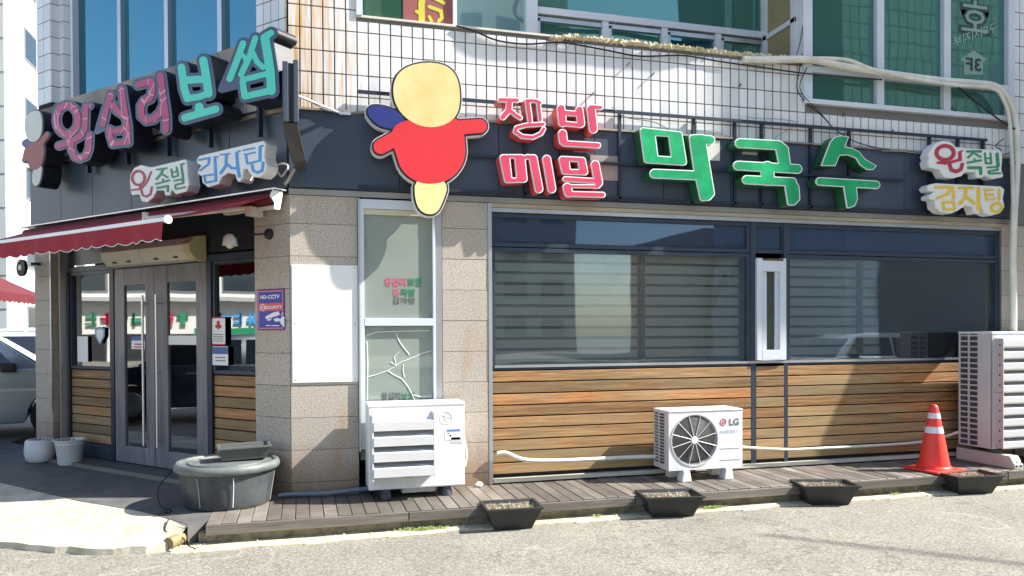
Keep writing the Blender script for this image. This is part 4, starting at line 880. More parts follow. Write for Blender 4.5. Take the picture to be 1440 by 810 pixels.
patch = solo(MB().box(3.05, 3.40, .019, .03, 3.16, 3.42, FF), 'sunlit_patch', mat('sunlit_grey', lin((150, 146, 138)), .6, var=.1), FF(3.2, .02, 3.3), 'thin grey plate painting a sunlit patch on the fascia behind the last crimson character', 'plate')  # sunlit spot of the fascia painted in as a pale grey plate
solo(MB().box(4.33, 4.58, .019, .028, 3.44, 3.66, FF), 'sun_patch', mat('sunlit_cream', lin((214, 212, 202)), .6), FF(4.4, .02, 3.5), 'cream square painting a sunlit patch on the fascia between the first two green characters', 'plate')  # sun falling between the letters, painted in as cream plates
solo(MB().box(4.86, 5.05, .019, .028, 3.53, 3.60, FF), 'sun_patch', MATS['sunlit_cream'], FF(4.95, .02, 3.56), 'small cream strip painting a sunlit patch on the fascia behind the second green character', 'plate')

# security notice on the corner pillar
cc = thing('security_sign', LF(.25, .02, 1.8), 'blue and red camera surveillance notice on the corner pillar beside the entrance', 'sign')
DC = .012
a0, b1 = .065, .445; z0, z1 = 1.588, 1.985
part(MB().box(a0, b1, .003, DC, z0, z1, LF), 'plate', mat('notice_purple', lin((98, 44, 112)), .4), cc, bevel=.003)
part(MB().box(a0+.012, b1-.012, DC-.002, DC+.001, z0+.014, z1-.014, LF), 'pink_edge', mat('notice_pink', lin((224, 120, 160)), .4), cc)
nb = mat('notice_blue', lin((48, 50, 158)), .4); part(MB().box(a0+.022, b1-.022, DC, DC+.002, z0+.024, z1-.024, LF), 'blue_field', nb, cc)
part(MB().box(a0+.022, b1-.022, DC+.001, DC+.003, 1.775, 1.85, LF), 'red_field', mat('notice_red', lin((214, 84, 96)), .4), cc)
def ltext(t, s1, s0, za, zb, m, d=DC+.004, bold=.02): part(text_loops(t, lambda u_, d_, z_: LF(s1+s0-u_, d_, z_), s0, s1, za, zb, d, d+.001, bold=bold), 'lettering', m, cc)
ltext('HD-CCTV', .395, .12, 1.892, 1.93, WHITEP, bold=.04); ltext('SECURITY', .345, .085, 1.795, 1.825, WHITEP, bold=.03)
RC = (355, 400, 10.8)
for shs, m, dd in (([('p', [(205, 490), (330, 425), (400, 415), (415, 460), (230, 520), (208, 515)], 4)], WHITEP, .004), ([('p', [(225, 535), (240, 530), (300, 525), (250, 552)], 3)], WHITEP, .004), ([('p', [(330, 530), (350, 560), (420, 555), (430, 530), (380, 510)], 4)], WHITEP, .004),
                   ([('p', [(420, 540), (470, 480), (484, 500), (484, 640), (440, 600)], 3)], WHITEP, .0045), ([('s', [(440, 470), (470, 430)], 10)], WHITEP, .0045), ([('e', (158, 350), 30, 50, 10)], WHITEP, .004), ([('s', [(150, 340), (165, 360)], 14)], WHITEP, .004),
                   ([('s', [(215, 625), (270, 625)], 14), ('s', [(290, 620), (296, 630)], 8), ('s', [(310, 625), (405, 625)], 14)], WHITEP, .004)):
    part(sign_solid(shs, 0, RC, LP, LF, DC, DC+.001, DC+dd, 2), 'camera_print', m, cc)

# projecting display box on the corner
db = thing('display_box', FF(.05, .2, 3.5), 'dark edge-on display box bracketed at the building corner between both sign boards', 'sign box')
gm_ = mat('box_grey', lin((74, 82, 92)), .35, .3, var=.1); g2_ = mat('box_back', lin((52, 56, 60)), .4, .2)
part(MB().box(-.035, .015, .1, .62, 3.40, 3.93, FF), 'side_plate', gm_, db, bevel=.01)
part(MB().box(.055, .10, .1, .62, 3.40, 3.95, FF), 'side_plate', gm_, db, bevel=.01)
part(MB().box(.015, .055, .12, .6, 3.41, 3.92, FF), 'core', BLACK, db)
part(MB().add([FF(-.03, .6, 3.40), FF(.09, .6, 3.40), FF(.16, .5, 3.10), FF(.06, .5, 3.08), FF(-.03, .12, 3.40), FF(.09, .12, 3.40), FF(.16, .12, 3.10), FF(.06, .12, 3.08)],
              [(0, 1, 2, 3), (4, 7, 6, 5), (0, 4, 5, 1), (1, 5, 6, 2), (2, 6, 7, 3), (3, 7, 4, 0)]), 'lower_housing', mat('housing_brown', lin((60, 54, 50)), .5), db, bevel=.008)
part(MB().tube([FF(.06, .2, 3.09), FF(.0, .08, 3.0), FF(-.03, .03, 2.97)], .018, 6, False), 'bracket', STEEL, db); part(MB().tube([FF(.08, .25, 3.75), FF(.5, .02, 3.67)], .014, 6, False), 'stay_rod', ALU, db)
part(MB().box(.47, .58, .02, .06, 3.655, 3.68, FF), 'bracket_foot', ALU, db)
rg = MB(); rg.tube([LF(.02+.07*math.cos(a), .06+.02*math.sin(a*2), 3.10+.06*math.sin(a)) for a in np.linspace(0, 6.28, 14)], .009, 6)
solo(rg, 'cable_coil', mat('cable_white', lin((200, 200, 198)), .5), LF(.02, .06, 3.1), 'small white coil of cable under the dark display box at the corner', 'cable', smooth=True)

# ============================================================ ENTRANCE FITTINGS
aw = mat('awning_red', lin((150, 26, 42)), .8, var=.14, nscale=3, bump=.15, bscale=30); awd = mat('awning_roll', lin((92, 14, 26)), .8, var=.1)
A = thing('awning', LF(2.3, .3, 2.8), 'dark red retractable awning with a scalloped valance over the restaurant entrance', 'awning')
part(MB().tube([LF(.06, .11, 2.83), LF(4.7, .11, 2.83)], .058, 14, False), 'fabric_roll', awd, A, smooth=True)
part(MB().box(.0, 4.75, .03, .17, 2.905, 2.918, LF), 'top_flashing', ALU, A)
s0_, s1_, db_ = .10, 4.65, 1.2
zb_ = 2.51
fb = MB(); ns = 40
vs = [LF(s0_+(s1_-s0_)*i/ns, .16+(db_-.16)*t, 2.84+(zb_-2.84)*t-.03*math.sin(math.pi*t)) for i in range(ns+1) for t in (0, .33, .66, 1)]
fb.add(vs, [(i*4+j, (i+1)*4+j, (i+1)*4+j+1, i*4+j+1) for i in range(ns) for j in range(3)])
part(fb, 'canopy', aw, A, smooth=True)
part(MB().box(s0_-.01, s1_, db_-.02, db_+.03, zb_-.03, zb_+.008, LF), 'front_bar', WHITEP, A, bevel=.006)
part(MB().lathe([(0, 0), (.035, .002), (.035, .02), (0, .022)], 14, lambda x, y, z: LF(s0_-.02+z*0+y-.01, db_+.005+x, zb_-.01+z), axis='y'), 'end_cap', WHITEP, A, smooth=True)
vl = MB(); n = 260; vs = []
for i in range(n+1):
    s = s0_+(s1_-s0_)*i/n; wv = .016*math.sin(s*7)+.008*math.sin(s*19)
    zb2 = zb_-.165-.022*abs(math.sin(math.pi*s/.19))
    vs += [LF(s, db_+.034, zb_-.028), LF(s, db_+.034+wv*.5, zb_-.09), LF(s, db_+.034+wv, zb2)]
vl.add(vs, [(i*3+j, (i+1)*3+j, (i+1)*3+j+1, i*3+j+1) for i in range(n) for j in range(2)])
vo = part(vl, 'valance', aw, A, smooth=True)
pip = MB().tube([vs[i*3+2] for i in range(0, n+1)], .0035, 4, False); part(pip, 'piping', WHITEP, vo)
for sa in (.35, 4.3):
    part(MB().tube([LF(sa, .14, 2.77), LF(sa+.85, .7, 2.66)], .022, 6, False).tube([LF(sa+.85, .7, 2.66), LF(sa+.1, 1.18, 2.50)], .018, 6, False).tube([LF(sa+.85, .7, 2.60), LF(sa+.85, .7, 2.72)], .03, 8, False), 'folding_arm', CREAM, A)
part(MB().prism([(.05, 2.90), (.17, 2.90), (.2, 2.84), (.15, 2.78), (.16, 2.72), (.09, 2.72), (.07, 2.8)], 0, .014, lambda d, s, z: LF(s+.02, d, z)), 'end_bracket', WHITEP, A, bevel=.004)
part(MB().box(.05, .8, .07, .13, 2.735, 2.765, LF).box(.30, .38, .05, .2, 2.68, 2.77, LF), 'torsion_bar', CREAM, A, bevel=.004)
# neighbour's awning further left
A2 = thing('awning', (-9, 15, 3.2), 'dark red awning of another shop, seen behind the left granite pillar above the parked cars', 'awning')
part(MB().add([(-10.49, 11, 4.25), (-10.49, 17.5, 4.25), (-7.1, 17.5, 2.62), (-7.1, 11, 2.62)], [(0, 1, 2, 3)]), 'canopy', awd, A2)
vs = []
for i in range(121):
    y = 11+6.4*i/120; vs += [(-7.1, y, 2.63), (-7.08+.015*math.sin(y*7), y, 2.42-.05*abs(math.sin(math.pi*y/.34)))]
part(MB().add(vs, [(i*2, i*2+2, i*2+3, i*2+1) for i in range(120)]), 'valance', awd, A2)
for y in (12.5, 16.8): part(MB().tube([(-10.45, y, 2.7), (-7.15, y, 2.62)], .035, 6, False), 'arm', STEEL, A2)
# air curtain over the door
ac = thing('air_curtain', LF(2.2, .0, 2.45), 'long cream air curtain unit mounted over the entrance doors under the awning', 'air curtain')
prof = [(.0, 2.60), (.13, 2.58), (.2, 2.5), (.19, 2.42), (.12, 2.35), (.0, 2.34)]
def xsec(s0, s1, pr, m, nm, bev=.006):
    mb = MB(); k = len(pr); vs = [LF(s0, DS+.02+d, z) for d, z in pr]+[LF(s1, DS+.02+d, z) for d, z in pr]
    mb.add(vs, [tuple(range(k)), tuple(range(k, 2*k))]+[(i, (i+1) % k, (i+1) % k+k, i+k) for i in range(k)]); return part(mb, nm, m, ac, bevel=bev)
xsec(1.56, 2.36, prof, CREAM, 'casing'); xsec(2.368, 3.12, prof, CREAM, 'casing'); xsec(1.44, 1.555, [(d*1.06, 2.47+(z-2.47)*1.07) for d, z in prof], mat('end_cream', lin((186, 180, 140)), .5), 'end_cap')
for s0 in (1.75, 2.1, 2.62, 2.9): part(MB().box(s0-.03, s0+.03, DS+.16, DS+.19, 2.372, 2.386, LF), 'slot', BLACK, ac)
# spotlight on the corner pillar and a lamp on the left pillar
sl = thing('wall_spotlight', LF(.3, .05, 2.5), 'round black wall fitting with white spotlight head on the corner pillar under the awning', 'light')
part(MB().lathe([(0, 0), (.055, .005), (.05, .03), (.03, .045), (0, .05)], 18, lambda x, y, z: LF(.27+x, y, 2.52+z), axis='y'), 'base', BLACK, sl, smooth=True)
part(MB().tube([LF(.27, .05, 2.52), LF(.5, .12, 2.51), LF(.66, .16, 2.50)], .009, 6), 'stem', BLACK, sl)
part(MB().lathe([(.03, 0), (.06, -.03), (.075, -.11), (.068, -.11), (.05, -.04), (.0, -.02)], 16, lambda x, y, z: LF(.66+x, .16+y, 2.53+z)), 'shade', WHITEP, sl, smooth=True)
part(MB().lathe([(0, -.06), (.03, -.07), (.042, -.1), (.03, -.13), (0, -.145)], 14, lambda x, y, z: LF(.66+x, .16+y, 2.53+z)), 'bulb', mat('bulb_milky', lin((220, 216, 200)), .3), sl, smooth=True)
l2_ = thing('wall_lamp', LF(4.5, .1, 2.3), 'black ring lamp with milky bulb beside the left granite pillar under the valance', 'light')
part(MB().lathe([(.055, 0), (.105, .0), (.11, .04), (.06, .05), (.055, 0)], 20, lambda x, y, z: LF(4.7+x, .15+y, 2.4+z), axis='y'), 'ring', BLACK, l2_, smooth=True)
part(MB().lathe([(0, .06), (.04, .05), (.055, .02), (.05, .0), (0, -.01)], 16, lambda x, y, z: LF(4.7+x, .15+y, 2.4+z), axis='y'), 'bulb', MATS['bulb_milky'], l2_, smooth=True)
part(MB().tube([LF(4.55, .02, 2.45), LF(4.62, .1, 2.45)], .02, 8, False), 'arm', BLACK, l2_)

# ============================================================ AIR-CONDITIONING UNITS
def ac_unit(u0, u1, z0, z1, db0, df, label, name='air_conditioner_unit'):
    return thing(name, FF((u0+u1)/2, (db0+df)/2, 0), label, 'air conditioner', 'outdoor units standing on the deck')
logo_red = mat('logo_red', lin((196, 60, 76)), .5); logo_grey = mat('logo_grey', lin((112, 112, 114)), .5)
# small unit with an exposed fan
t = ac_unit(3.735, 4.59, .11, .735, .1, .45, 'small white outdoor unit with a round exposed fan, standing between the wood panels and planters')
U0, U1, Z0_, Z1_, DB, DF = 3.735, 4.59, .12, .735, .10, .45
cx_, cz_, rr_ = FP(977, 619, DF)[0], FP(977, 619, DF)[1], .262
hole = [(cx_+rr_*math.cos(a), cz_+rr_*math.sin(a)) for a in np.linspace(0, 2*math.pi, 49)[:-1]]
fr_pl = MB().prism([[(U0, Z0_), (U1, Z0_), (U1, Z1_-.012), (U0, Z1_-.012)], hole], DF-.02, DF, FF)
part(fr_pl, 'front_panel', ACW, t)
sidep = MB().box(U0, U0+.004, DB, DF-.02, Z0_, .165, FF).box(U0, U0+.004, DB, DF-.02, .70, Z1_, FF).box(U0, U0+.004, DB, DB+.02, .165, .70, FF).box(U0, U0+.004, DF-.1, DF-.02, .165, .70, FF).box(U0, U0+.004, DB+.11, DB+.135, .165, .70, FF)
k = .165
while k < .70: sidep.box(U0+.001, U0+.0035, DB+.019, DF-.099, k, k+.011, FF); k += .0335
sidep.box(U1-.01, U1, DB, DF-.02, Z0_, Z1_, FF).box(U0+.004, U1-.01, DB, DB+.01, Z0_, Z1_, FF).box(U0+.004, U1-.01, DB, DF-.02, Z0_, Z0_+.01, FF)
part(sidep, 'side_grille', ACG, t)
part(MB().box(U0-.003, U1+.003, DB-.003, DF+.006, Z1_-.012, Z1_+.004, FF), 'top_cover', ACW, t, bevel=.005)
part(MB().box(U0+.03, U1-.02, DB+.03, DF-.1, Z0_+.02, Z1_-.02, FF), 'coil', mat('coil_dark', lin((96, 94, 86)), .7), t)
gr = MB()
for r_ in np.arange(.05, .262, .0125): gr.tube([FF(cx_+r_*math.cos(a), DF-.002, cz_+r_*math.sin(a)) for a in np.linspace(0, 2*math.pi, 41)], .0017, 3, False, False)
part(gr, 'guard_rings', mat('guard_grey', lin((130, 130, 128)), .5), t)
sp = MB()
for a in np.linspace(0, 2*math.pi, 13)[:-1]: sp.tube([FF(cx_+.04*math.cos(a+.26), DF+.002, cz_+.04*math.sin(a+.26)), FF(cx_+.258*math.cos(a+.26), DF+.002, cz_+.258*math.sin(a+.26))], .0035, 4, False)
part(sp, 'guard_spokes', ACW, t)
part(MB().lathe([(0, .008), (.038, .006), (.042, -.004)], 20, lambda x, y, z: FF(cx_+x, DF+.0+y, cz_+z), axis='y'), 'guard_hub', ACW, t, smooth=True)
part(MB().lathe([(rr_-.012, -.03), (rr_+.008, -.001), (rr_+.012, .006), (rr_+.0, .006), (rr_-.006, -.02), (rr_-.012, -.03)], 40, lambda x, y, z: FF(cx_+x, DF+y, cz_+z), axis='y'), 'fan_ring', ACG, t, smooth=True)
bl = MB()
for k in range(3):
    a = k*2.094+.5; q = [(.04, a), (.235, a-.25), (.24, a+.55), (.05, a+.9)]
    bl.add([FF(cx_+r_*math.cos(b), DF-.05-.03*(i in (2, 3)), cz_+r_*math.sin(b)) for i, (r_, b) in enumerate(q)], [(0, 1, 2, 3)])
part(bl, 'fan_blade', mat('blade_grey', lin((110, 108, 100)), .6), t)
lx, lz = FP(1017, 593.5, DF)
part(MB().lathe([(.036, .001), (.036, .004), (.029, .004), (.029, .001), (.036, .001)], 24, lambda x, y, z: FF(lx+x, DF+y, lz+z), axis='y').box(lx-.008, lx-.002, DF, DF+.003, lz-.016, lz+.016, FF).box(lx-.002, lx+.01, DF, DF+.003, lz-.016, lz-.010, FF).box(lx+.006, lx+.026, DF, DF+.003, lz-.002, lz+.003, FF), 'round_logo', logo_red, t)
decal('LG', 1025.5, 588.5, 1039, 598, DF+.0015, logo_grey, t, bold=.03); decal('INVERTER V', 1012.5, 605.5, 1038, 608.8, DF+.0015, mat('faint_blue', lin((130, 150, 180)), .6), t)
for z in (.325, .205): part(MB().box(4.33, 4.56, DF, DF+.004, z, z+.006, FF), 'panel_groove', ACG, t)
fl = MB().prism([(-.055, 0), (.055, 0), (.035, .115), (-.035, .115)], -.06, .06, lambda x, y, z: Vector((x, -y, z))).mesh('foot', ACW, bevel=.006)
for u_, d_ in ((3.93, .41), (4.42, .41), (3.93, .14), (4.42, .14)):
    inst(fl, 'foot', t, FF(u_, d_, 0))
# taller left unit with a louvred guard
t = ac_unit(.69, 1.59, .09, .9, .08, .42, 'white outdoor unit with a slanted louvre guard, standing left below the narrow window')
U0, U1, Z0_, Z1_, DB, DF = .695, 1.605, .095, .895, .08, .42
part(MB().box(U0, U1, DB, DF, Z0_, Z1_-.012, FF), 'casing', ACW, t, bevel=.012)
part(MB().box(U0-.003, U1+.003, DB, DF+.005, Z1_-.028, Z1_, FF), 'top_cover', ACW, t, bevel=.006)
hx, hz = FP(564, 640, DF)
gr = MB().lathe([(.24, .002), (.245, .008), (.25, .002), (.24, .002)], 40, lambda x, y, z: FF(1.06+x, DF+y, .45+z), axis='y')
for r_ in np.arange(.06, .24, .02): gr.tube([FF(1.06+r_*math.cos(a), DF+.006, .45+r_*math.sin(a)) for a in np.linspace(0, 2*math.pi, 31)], .002, 3, False, False)
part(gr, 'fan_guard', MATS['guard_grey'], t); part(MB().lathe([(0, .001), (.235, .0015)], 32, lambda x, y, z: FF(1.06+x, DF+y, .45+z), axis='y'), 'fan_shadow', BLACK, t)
lm = mat('louvre_white', lin((208, 208, 208)), .4, var=.06)
gl0, gl1 = .735, 1.285
part(MB().box(gl0-.018, gl0, DF, DF+.13, .20, .80, FF), 'guard_side', lm, t, bevel=.003); part(MB().box(gl1, gl1+.012, DF, DF+.13, .22, .82, FF), 'guard_side', lm, t, bevel=.003)
for k in range(4):
    zt = .775-.142*k
    part(MB().add([FF(gl0, DF+.005, zt+.02), FF(gl1, DF+.005, zt+.02), FF(gl1, DF+.135, zt-.035), FF(gl0, DF+.135, zt-.035), FF(gl0, DF+.135, zt-.115), FF(gl1, DF+.135, zt-.115), FF(gl0, DF+.131, zt-.115), FF(gl1, DF+.131, zt-.115), FF(gl0, DF+.131, zt-.037), FF(gl1, DF+.131, zt-.037), FF(gl0, DF+.005, zt+.016), FF(gl1, DF+.005, zt+.016)],
         [(0, 1, 2, 3), (3, 2, 5, 4), (4, 5, 7, 6), (6, 7, 9, 8), (8, 9, 11, 10)]), 'louvre', lm, t)
lx, lz = FP(627, 588, DF)
part(MB().lathe([(.06, .001), (.06, .003), (.056, .003), (.056, .001), (.06, .001)], 30, lambda x, y, z: FF(lx+x, DF+y, lz+z), axis='y').box(lx-.012, lx-.006, DF, DF+.003, lz-.03, lz+.03, FF).box(lx-.006, lx+.012, DF, DF+.003, lz-.03, lz-.026, FF).box(lx+.01, lx+.045, DF, DF+.003, lz-.002, lz+.002, FF).lathe([(0, .003), (.006, .003)], 8, lambda x, y, z: FF(lx-.03+x, DF+y, lz+.02+z), axis='y'), 'round_logo', mat('emboss', lin((196, 198, 202)), .5), t)
a_, b_ = FP(626, 604, DF), FP(647, 618, DF); stk = part(MB().box(a_[0], b_[0], DF+.001, DF+.003, b_[1], a_[1], FF), 'label_sticker', WHITEP, t)
part(MB().box(a_[0]+.012, b_[0], DF+.002, DF+.004, a_[1]-.022, a_[1], FF), 'blue_band', mat('sticker_blue', lin((92, 134, 190)), .5), stk); part(MB().lathe([(0, .004), (.01, .004)], 8, lambda x, y, z: FF(a_[0]+.05+x, DF+y, a_[1]-.06+z), axis='y').box(a_[0]+.02, a_[0]+.04, DF+.002, DF+.004, a_[1]-.045, a_[1]-.03, FF), 'blue_print', MATS['sticker_blue'], stk)
part(MB().box(1.47, 1.58, DF-.002, DF+.003, .50, .56, FF), 'hand_grip', ACG, t, bevel=.002)
for u_, d_ in ((.86, .36), (1.44, .36), (.86, .14), (1.44, .14)): part(MB().lathe([(.05, 0), (.05, .05), (.042, .055), (.042, .1)], 16, lambda x, y, z: FF(u_+x, d_+y, z)), 'foot', mat('rubber_foot', lin((70, 76, 84)), .6), t, smooth=True)
part(MB().box(1.02, 1.34, .1, .3, .03, .08, FF), 'drain_box', ACW, t)
solo(MB().tube([FF(1.61, .3, .66), FF(1.63, .3, .5), FF(1.655, .28, .38), FF(1.64, .28, .25)], .008, 6).tube([FF(1.61, .26, .62), FF(1.64, .26, .48), FF(1.66, .24, .36)], .007, 6), 'unit_cable', MATS['cable_white'], FF(1.63, .3, .4), 'thin white and black wires hanging at the right side of the louvred unit', 'cable', smooth=True)
# tall unit at the right edge
t = ac_unit(7.7, 8.7, .2, 1.53, .2, .65, 'tall grey-white outdoor unit with wide horizontal louvres at the right edge of the deck')
U0, U1, Z0_, Z1_, DB, DF = 7.70, 8.95, .19, 1.525, .17, .62
part(MB().box(U0+.02, U1, DB+.01, DF-.01, Z0_+.01, Z1_-.015, FF), 'casing', mat('coil_grey', lin((70, 68, 68)), .7), t)
sp = MB().box(U0, U0+.012, DB, DB+.02, Z0_, Z1_, FF).box(U0, U0+.012, DB+.13, DB+.15, Z0_, Z1_, FF).box(U0, U0+.012, DB+.265, DF, Z0_, Z1_, FF)
for k in range(21): sp.box(U0+.0015, U0+.011, DB+.001, DB+.266, Z0_+k*.0645, Z0_+k*.0645+.017, FF)
part(sp, 'side_grille', ACG, t)
part(MB().box(U0-.004, U1+.004, DB-.004, DF+.006, Z1_-.015, Z1_+.01, FF), 'top_cover', ACW, t, bevel=.004)
part(MB().box(U0+.0, U1, DF-.01, DF, Z0_, Z1_, FF), 'front_panel', ACG, t, bevel=.003)
for z0, z1 in ((Z0_+.02, .84), (.845, 1.46)):
    ss = MB().box(U0+.045, U0+.06, DF, DF+.11, z0, z1, FF); part(ss, 'guard_side', mat('guard_pinkish', lin((186, 178, 178)), .5), t, bevel=.004)
    for zz in np.arange(z0+.08, z1-.03, .115): part(MB().lathe([(0, -.001), (.011, -.001)], 8, lambda x, y, z: FF(U0+.0445+y, DF+.07+x, zz+z), axis='y'), 'rivet_hole', BLACK, t)
for k in range(10):
    zt = 1.45-.128*k
    part(MB().add([FF(U0+.062, DF+.004, zt+.012), FF(U1, DF+.004, zt+.012), FF(U1, DF+.105, zt-.02), FF(U0+.062, DF+.105, zt-.02), FF(U1, DF+.105, zt-.082), FF(U0+.062, DF+.105, zt-.082), FF(U1, DF+.09, zt-.098), FF(U0+.062, DF+.09, zt-.098)],
                  [(0, 1, 2, 3), (3, 2, 4, 5), (5, 4, 6, 7)]), 'louvre', lm, t)
for u_ in (7.80, 8.7): 
    q = part(MB().prism([(.1, .14), (.82, .14), (.88, .05), (.88, 0), (.1, 0)], -.06, .06, lambda x, y, z: FF(u_+y, x, z+.0)), 'foot_rail', mat('foot_beige', lin((196, 190, 182)), .6, var=.06), t, bevel=.004)
    for a in (-.03, .03):
        for b in (.035, .08): part(MB().lathe([(0, -.001), (.013, -.001)], 8, lambda x, y, z: FF(u_+a+x, .882+y*-1, b+z), axis='y'), 'bolt_hole', STEEL, q)

# ============================================================ THINGS ON THE DECK AND GROUND
tubm = mat('tub_rubber', lin((52, 58, 62)), .55, nscale=4, col2=lin((76, 82, 84)), mix=.52, var=.2, bump=.15, bscale=30)
lidm = mat('tub_lid', lin((112, 118, 116)), .5, nscale=5, col2=lin((90, 96, 94)), mix=.5, var=.14)
TX, TY = -.56, -.10
T = thing('rubber_tub', (TX, TY, 0), 'large round dark grey rubber tub with a lid, standing at the building corner', 'tub')
tf = lambda x, y, z: Vector((TX+x, TY+y, z))
part(MB().lathe([(0, .002), (.385, .002), (.395, .02), (.415, .15), (.435, .30), (.44, .345), (.42, .345), (0, .34)], 48, tf, sx=.95, sy=.92), 'body', tubm, T, smooth=True)
part(MB().lathe([(.44, .315), (.468, .318), (.484, .335), (.486, .36), (.474, .385), (.455, .395), (.43, .39), (.42, .375), (.36, .377), (.355, .391), (.335, .391), (.33, .379), (0, .383)], 56, tf, sx=.955, sy=.94), 'lid', lidm, T, smooth=True)
for a in (4.9, 5.9, 4.2): part(MB().tube([tf(.405*math.cos(a), .378*math.sin(a), .03), tf(.432*math.cos(a+.01), .40*math.sin(a+.01), .2), tf(.452*math.cos(a), .42*math.sin(a), .30)], .004, 4), 'drip_mark' if a != 4.9 else 'rope', MATS['cable_white'] if a == 4.9 else mat('drip', lin((150, 154, 150)), .8), T)
tray = mat('tray_grey', lin((84, 88, 84)), .5, var=.15, nscale=5)
q = frame_at((-.42, -.06, .0), R(8))
tr = thing('plastic_tray', q(0, 0, .42), 'small rectangular grey plastic planter tray resting empty on the tub lid', 'tray')
def traybox(q, L_, W_, H_, m, parent, z, ins=.05, rim=.018, tilt=(0, 0)):
    zz = lambda x, y: tilt[0]*x+tilt[1]*y
    g = lambda x, y, h: q(x, y, z+h+zz(x, y))
    a, b = L_/2, W_/2; o = [(-a, -b), (a, -b), (a, b), (-a, b)]; i2 = [(x*(1-ins/a), y*(1-ins/b)) for x, y in o]
    th = .006; oi = [(x*(1-(rim)/a), y*(1-(rim)/b)) for x, y in o]; ii = [(x*(1-(ins+th)/a), y*(1-(ins+th)/b)) for x, y in o]
    lip = [(x*(1+rim*.4/a), y*(1+rim*.4/b)) for x, y in o]
    rings = [[g(x, y, 0) for x, y in i2], [g(x*(1-rim*.5/a), y*(1-rim*.5/b), H_-.02) for x, y in o], [g(x, y, H_-.02) for x, y in lip], [g(x, y, H_) for x, y in lip], [g(x, y, H_) for x, y in oi], [g(x, y, .012) for x, y in ii]]
    vs = [v for r in rings for v in r]; n = len(rings)
    fs = [(k*4+j, k*4+(j+1) % 4, (k+1)*4+(j+1) % 4, (k+1)*4+j) for k in range(n-1) for j in range(4)]+[(0, 1, 2, 3), ((n-1)*4, (n-1)*4+1, (n-1)*4+2, (n-1)*4+3)]
    return part(MB().add(vs, fs), 'tray_body', m, parent, bevel=.004), g
traybox(q, .46, .26, .125, tray, tr, .398, .04, tilt=(.015, .02))
# four black planters with dry stubble
plm = mat('planter_black', lin((44, 46, 46)), .5, var=.2, nscale=8, bump=.1, bscale=30)
soil = mat('dry_soil', lin((138, 126, 106)), .95, nscale=30, col2=lin((66, 56, 44)), mix=.5, var=.2, bump=.8, bscale=60)
straw = mat('dry_straw', lin((190, 178, 146)), .8, var=.35, nscale=60)
strm = [mat('dry_straw', (0, 0, 0))]
plabs = ['black planter tray of dry stubble nearest the louvred unit, at the deck edge', 'black planter tray of dry stubble in front of the unit with exposed fan',
         'black planter tray of dry stubble alone between the fan unit and the cone', 'black planter tray of dry stubble right in front of the traffic cone']
for k, (px, ang, yy) in enumerate(((1.90, -3, -1.01), (3.46, -9, -1.0), (5.18, -15, -1.0), (6.98, -6, -1.0))):
    q = frame_at((px, yy, -.182), R(ang)); t = thing('planter', (px, yy, -.182), plabs[k], 'planter', 'black planters along the deck edge')
    _, g = traybox(q, .56 if k else .50, .37, .208, plm, t, 0, .085)
    sv = MB(); nx, ny = 14, 8
    vs = [g(-.20+.40*i/nx, -.125+.25*j/ny, .165+random.uniform(-.008, .01)) for i in range(nx+1) for j in range(ny+1)]
    sv.add(vs, [(i*(ny+1)+j, (i+1)*(ny+1)+j, (i+1)*(ny+1)+j+1, i*(ny+1)+j+1) for i in range(nx) for j in range(ny)]); part(sv, 'soil', soil, t)
    st = MB()
    for _ in range(420):
        x, y = random.uniform(-.205, .205), random.uniform(-.13, .13); h = random.uniform(.01, .045); a = random.uniform(0, 6.28); w_ = .0035
        dx, dy = math.cos(a)*w_, math.sin(a)*w_; lx, ly = random.uniform(-.025, .025), random.uniform(-.025, .025)
        st.add([g(x-dx, y-dy, .162), g(x+dx, y+dy, .162), g(x+lx, y+ly, .168+h)], [(0, 1, 2)])
    part(st, 'dry_stubble', straw, t, kind='stuff')
# traffic cone
CX, CY = 6.86, -.66; cf = lambda x, y, z: Vector((CX+x, CY+y, z))
cone = thing('traffic_cone', (CX, CY, 0), 'orange-red traffic cone with two reflective bands standing on the deck', 'traffic cone')
cm = mat('cone_red', lin((232, 58, 46)), .5, var=.1, nscale=6, col2=lin((196, 70, 58)), mix=.66); bandm = mat('cone_band', lin((214, 210, 214)), .35, var=.18, nscale=60)
def rad(h): return .165-.128*(h/.70)
zc = .035
part(MB().lathe([(0, .03), (.165, .03)]+[(rad(h), zc+h) for h in (.01, .2, .4, .66)]+[(.034, .72), (.02, .73), (0, .73)], 32, cf), 'cone_body', cm, cone, smooth=True)
part(MB().lathe([(.185, .028), (.18, .045), (.166, .06)], 32, cf), 'collar', cm, cone, smooth=True)
for h0, h1 in ((.385, .455), (.545, .605)): part(MB().lathe([(rad(h0)+.0005, zc+h0), (rad(h0)+.003, zc+h0), (rad(h1)+.003, zc+h1), (rad(h1)+.0005, zc+h1), (rad(h0)+.0005, zc+h0)], 32, cf), 'reflective_band', bandm, cone, smooth=True)
qq = frame_at((CX, CY, 0), R(8)); part(MB().box(-.225, .225, -.225, .225, .003, .03, qq), 'base_plate', cm, cone, bevel=.012)
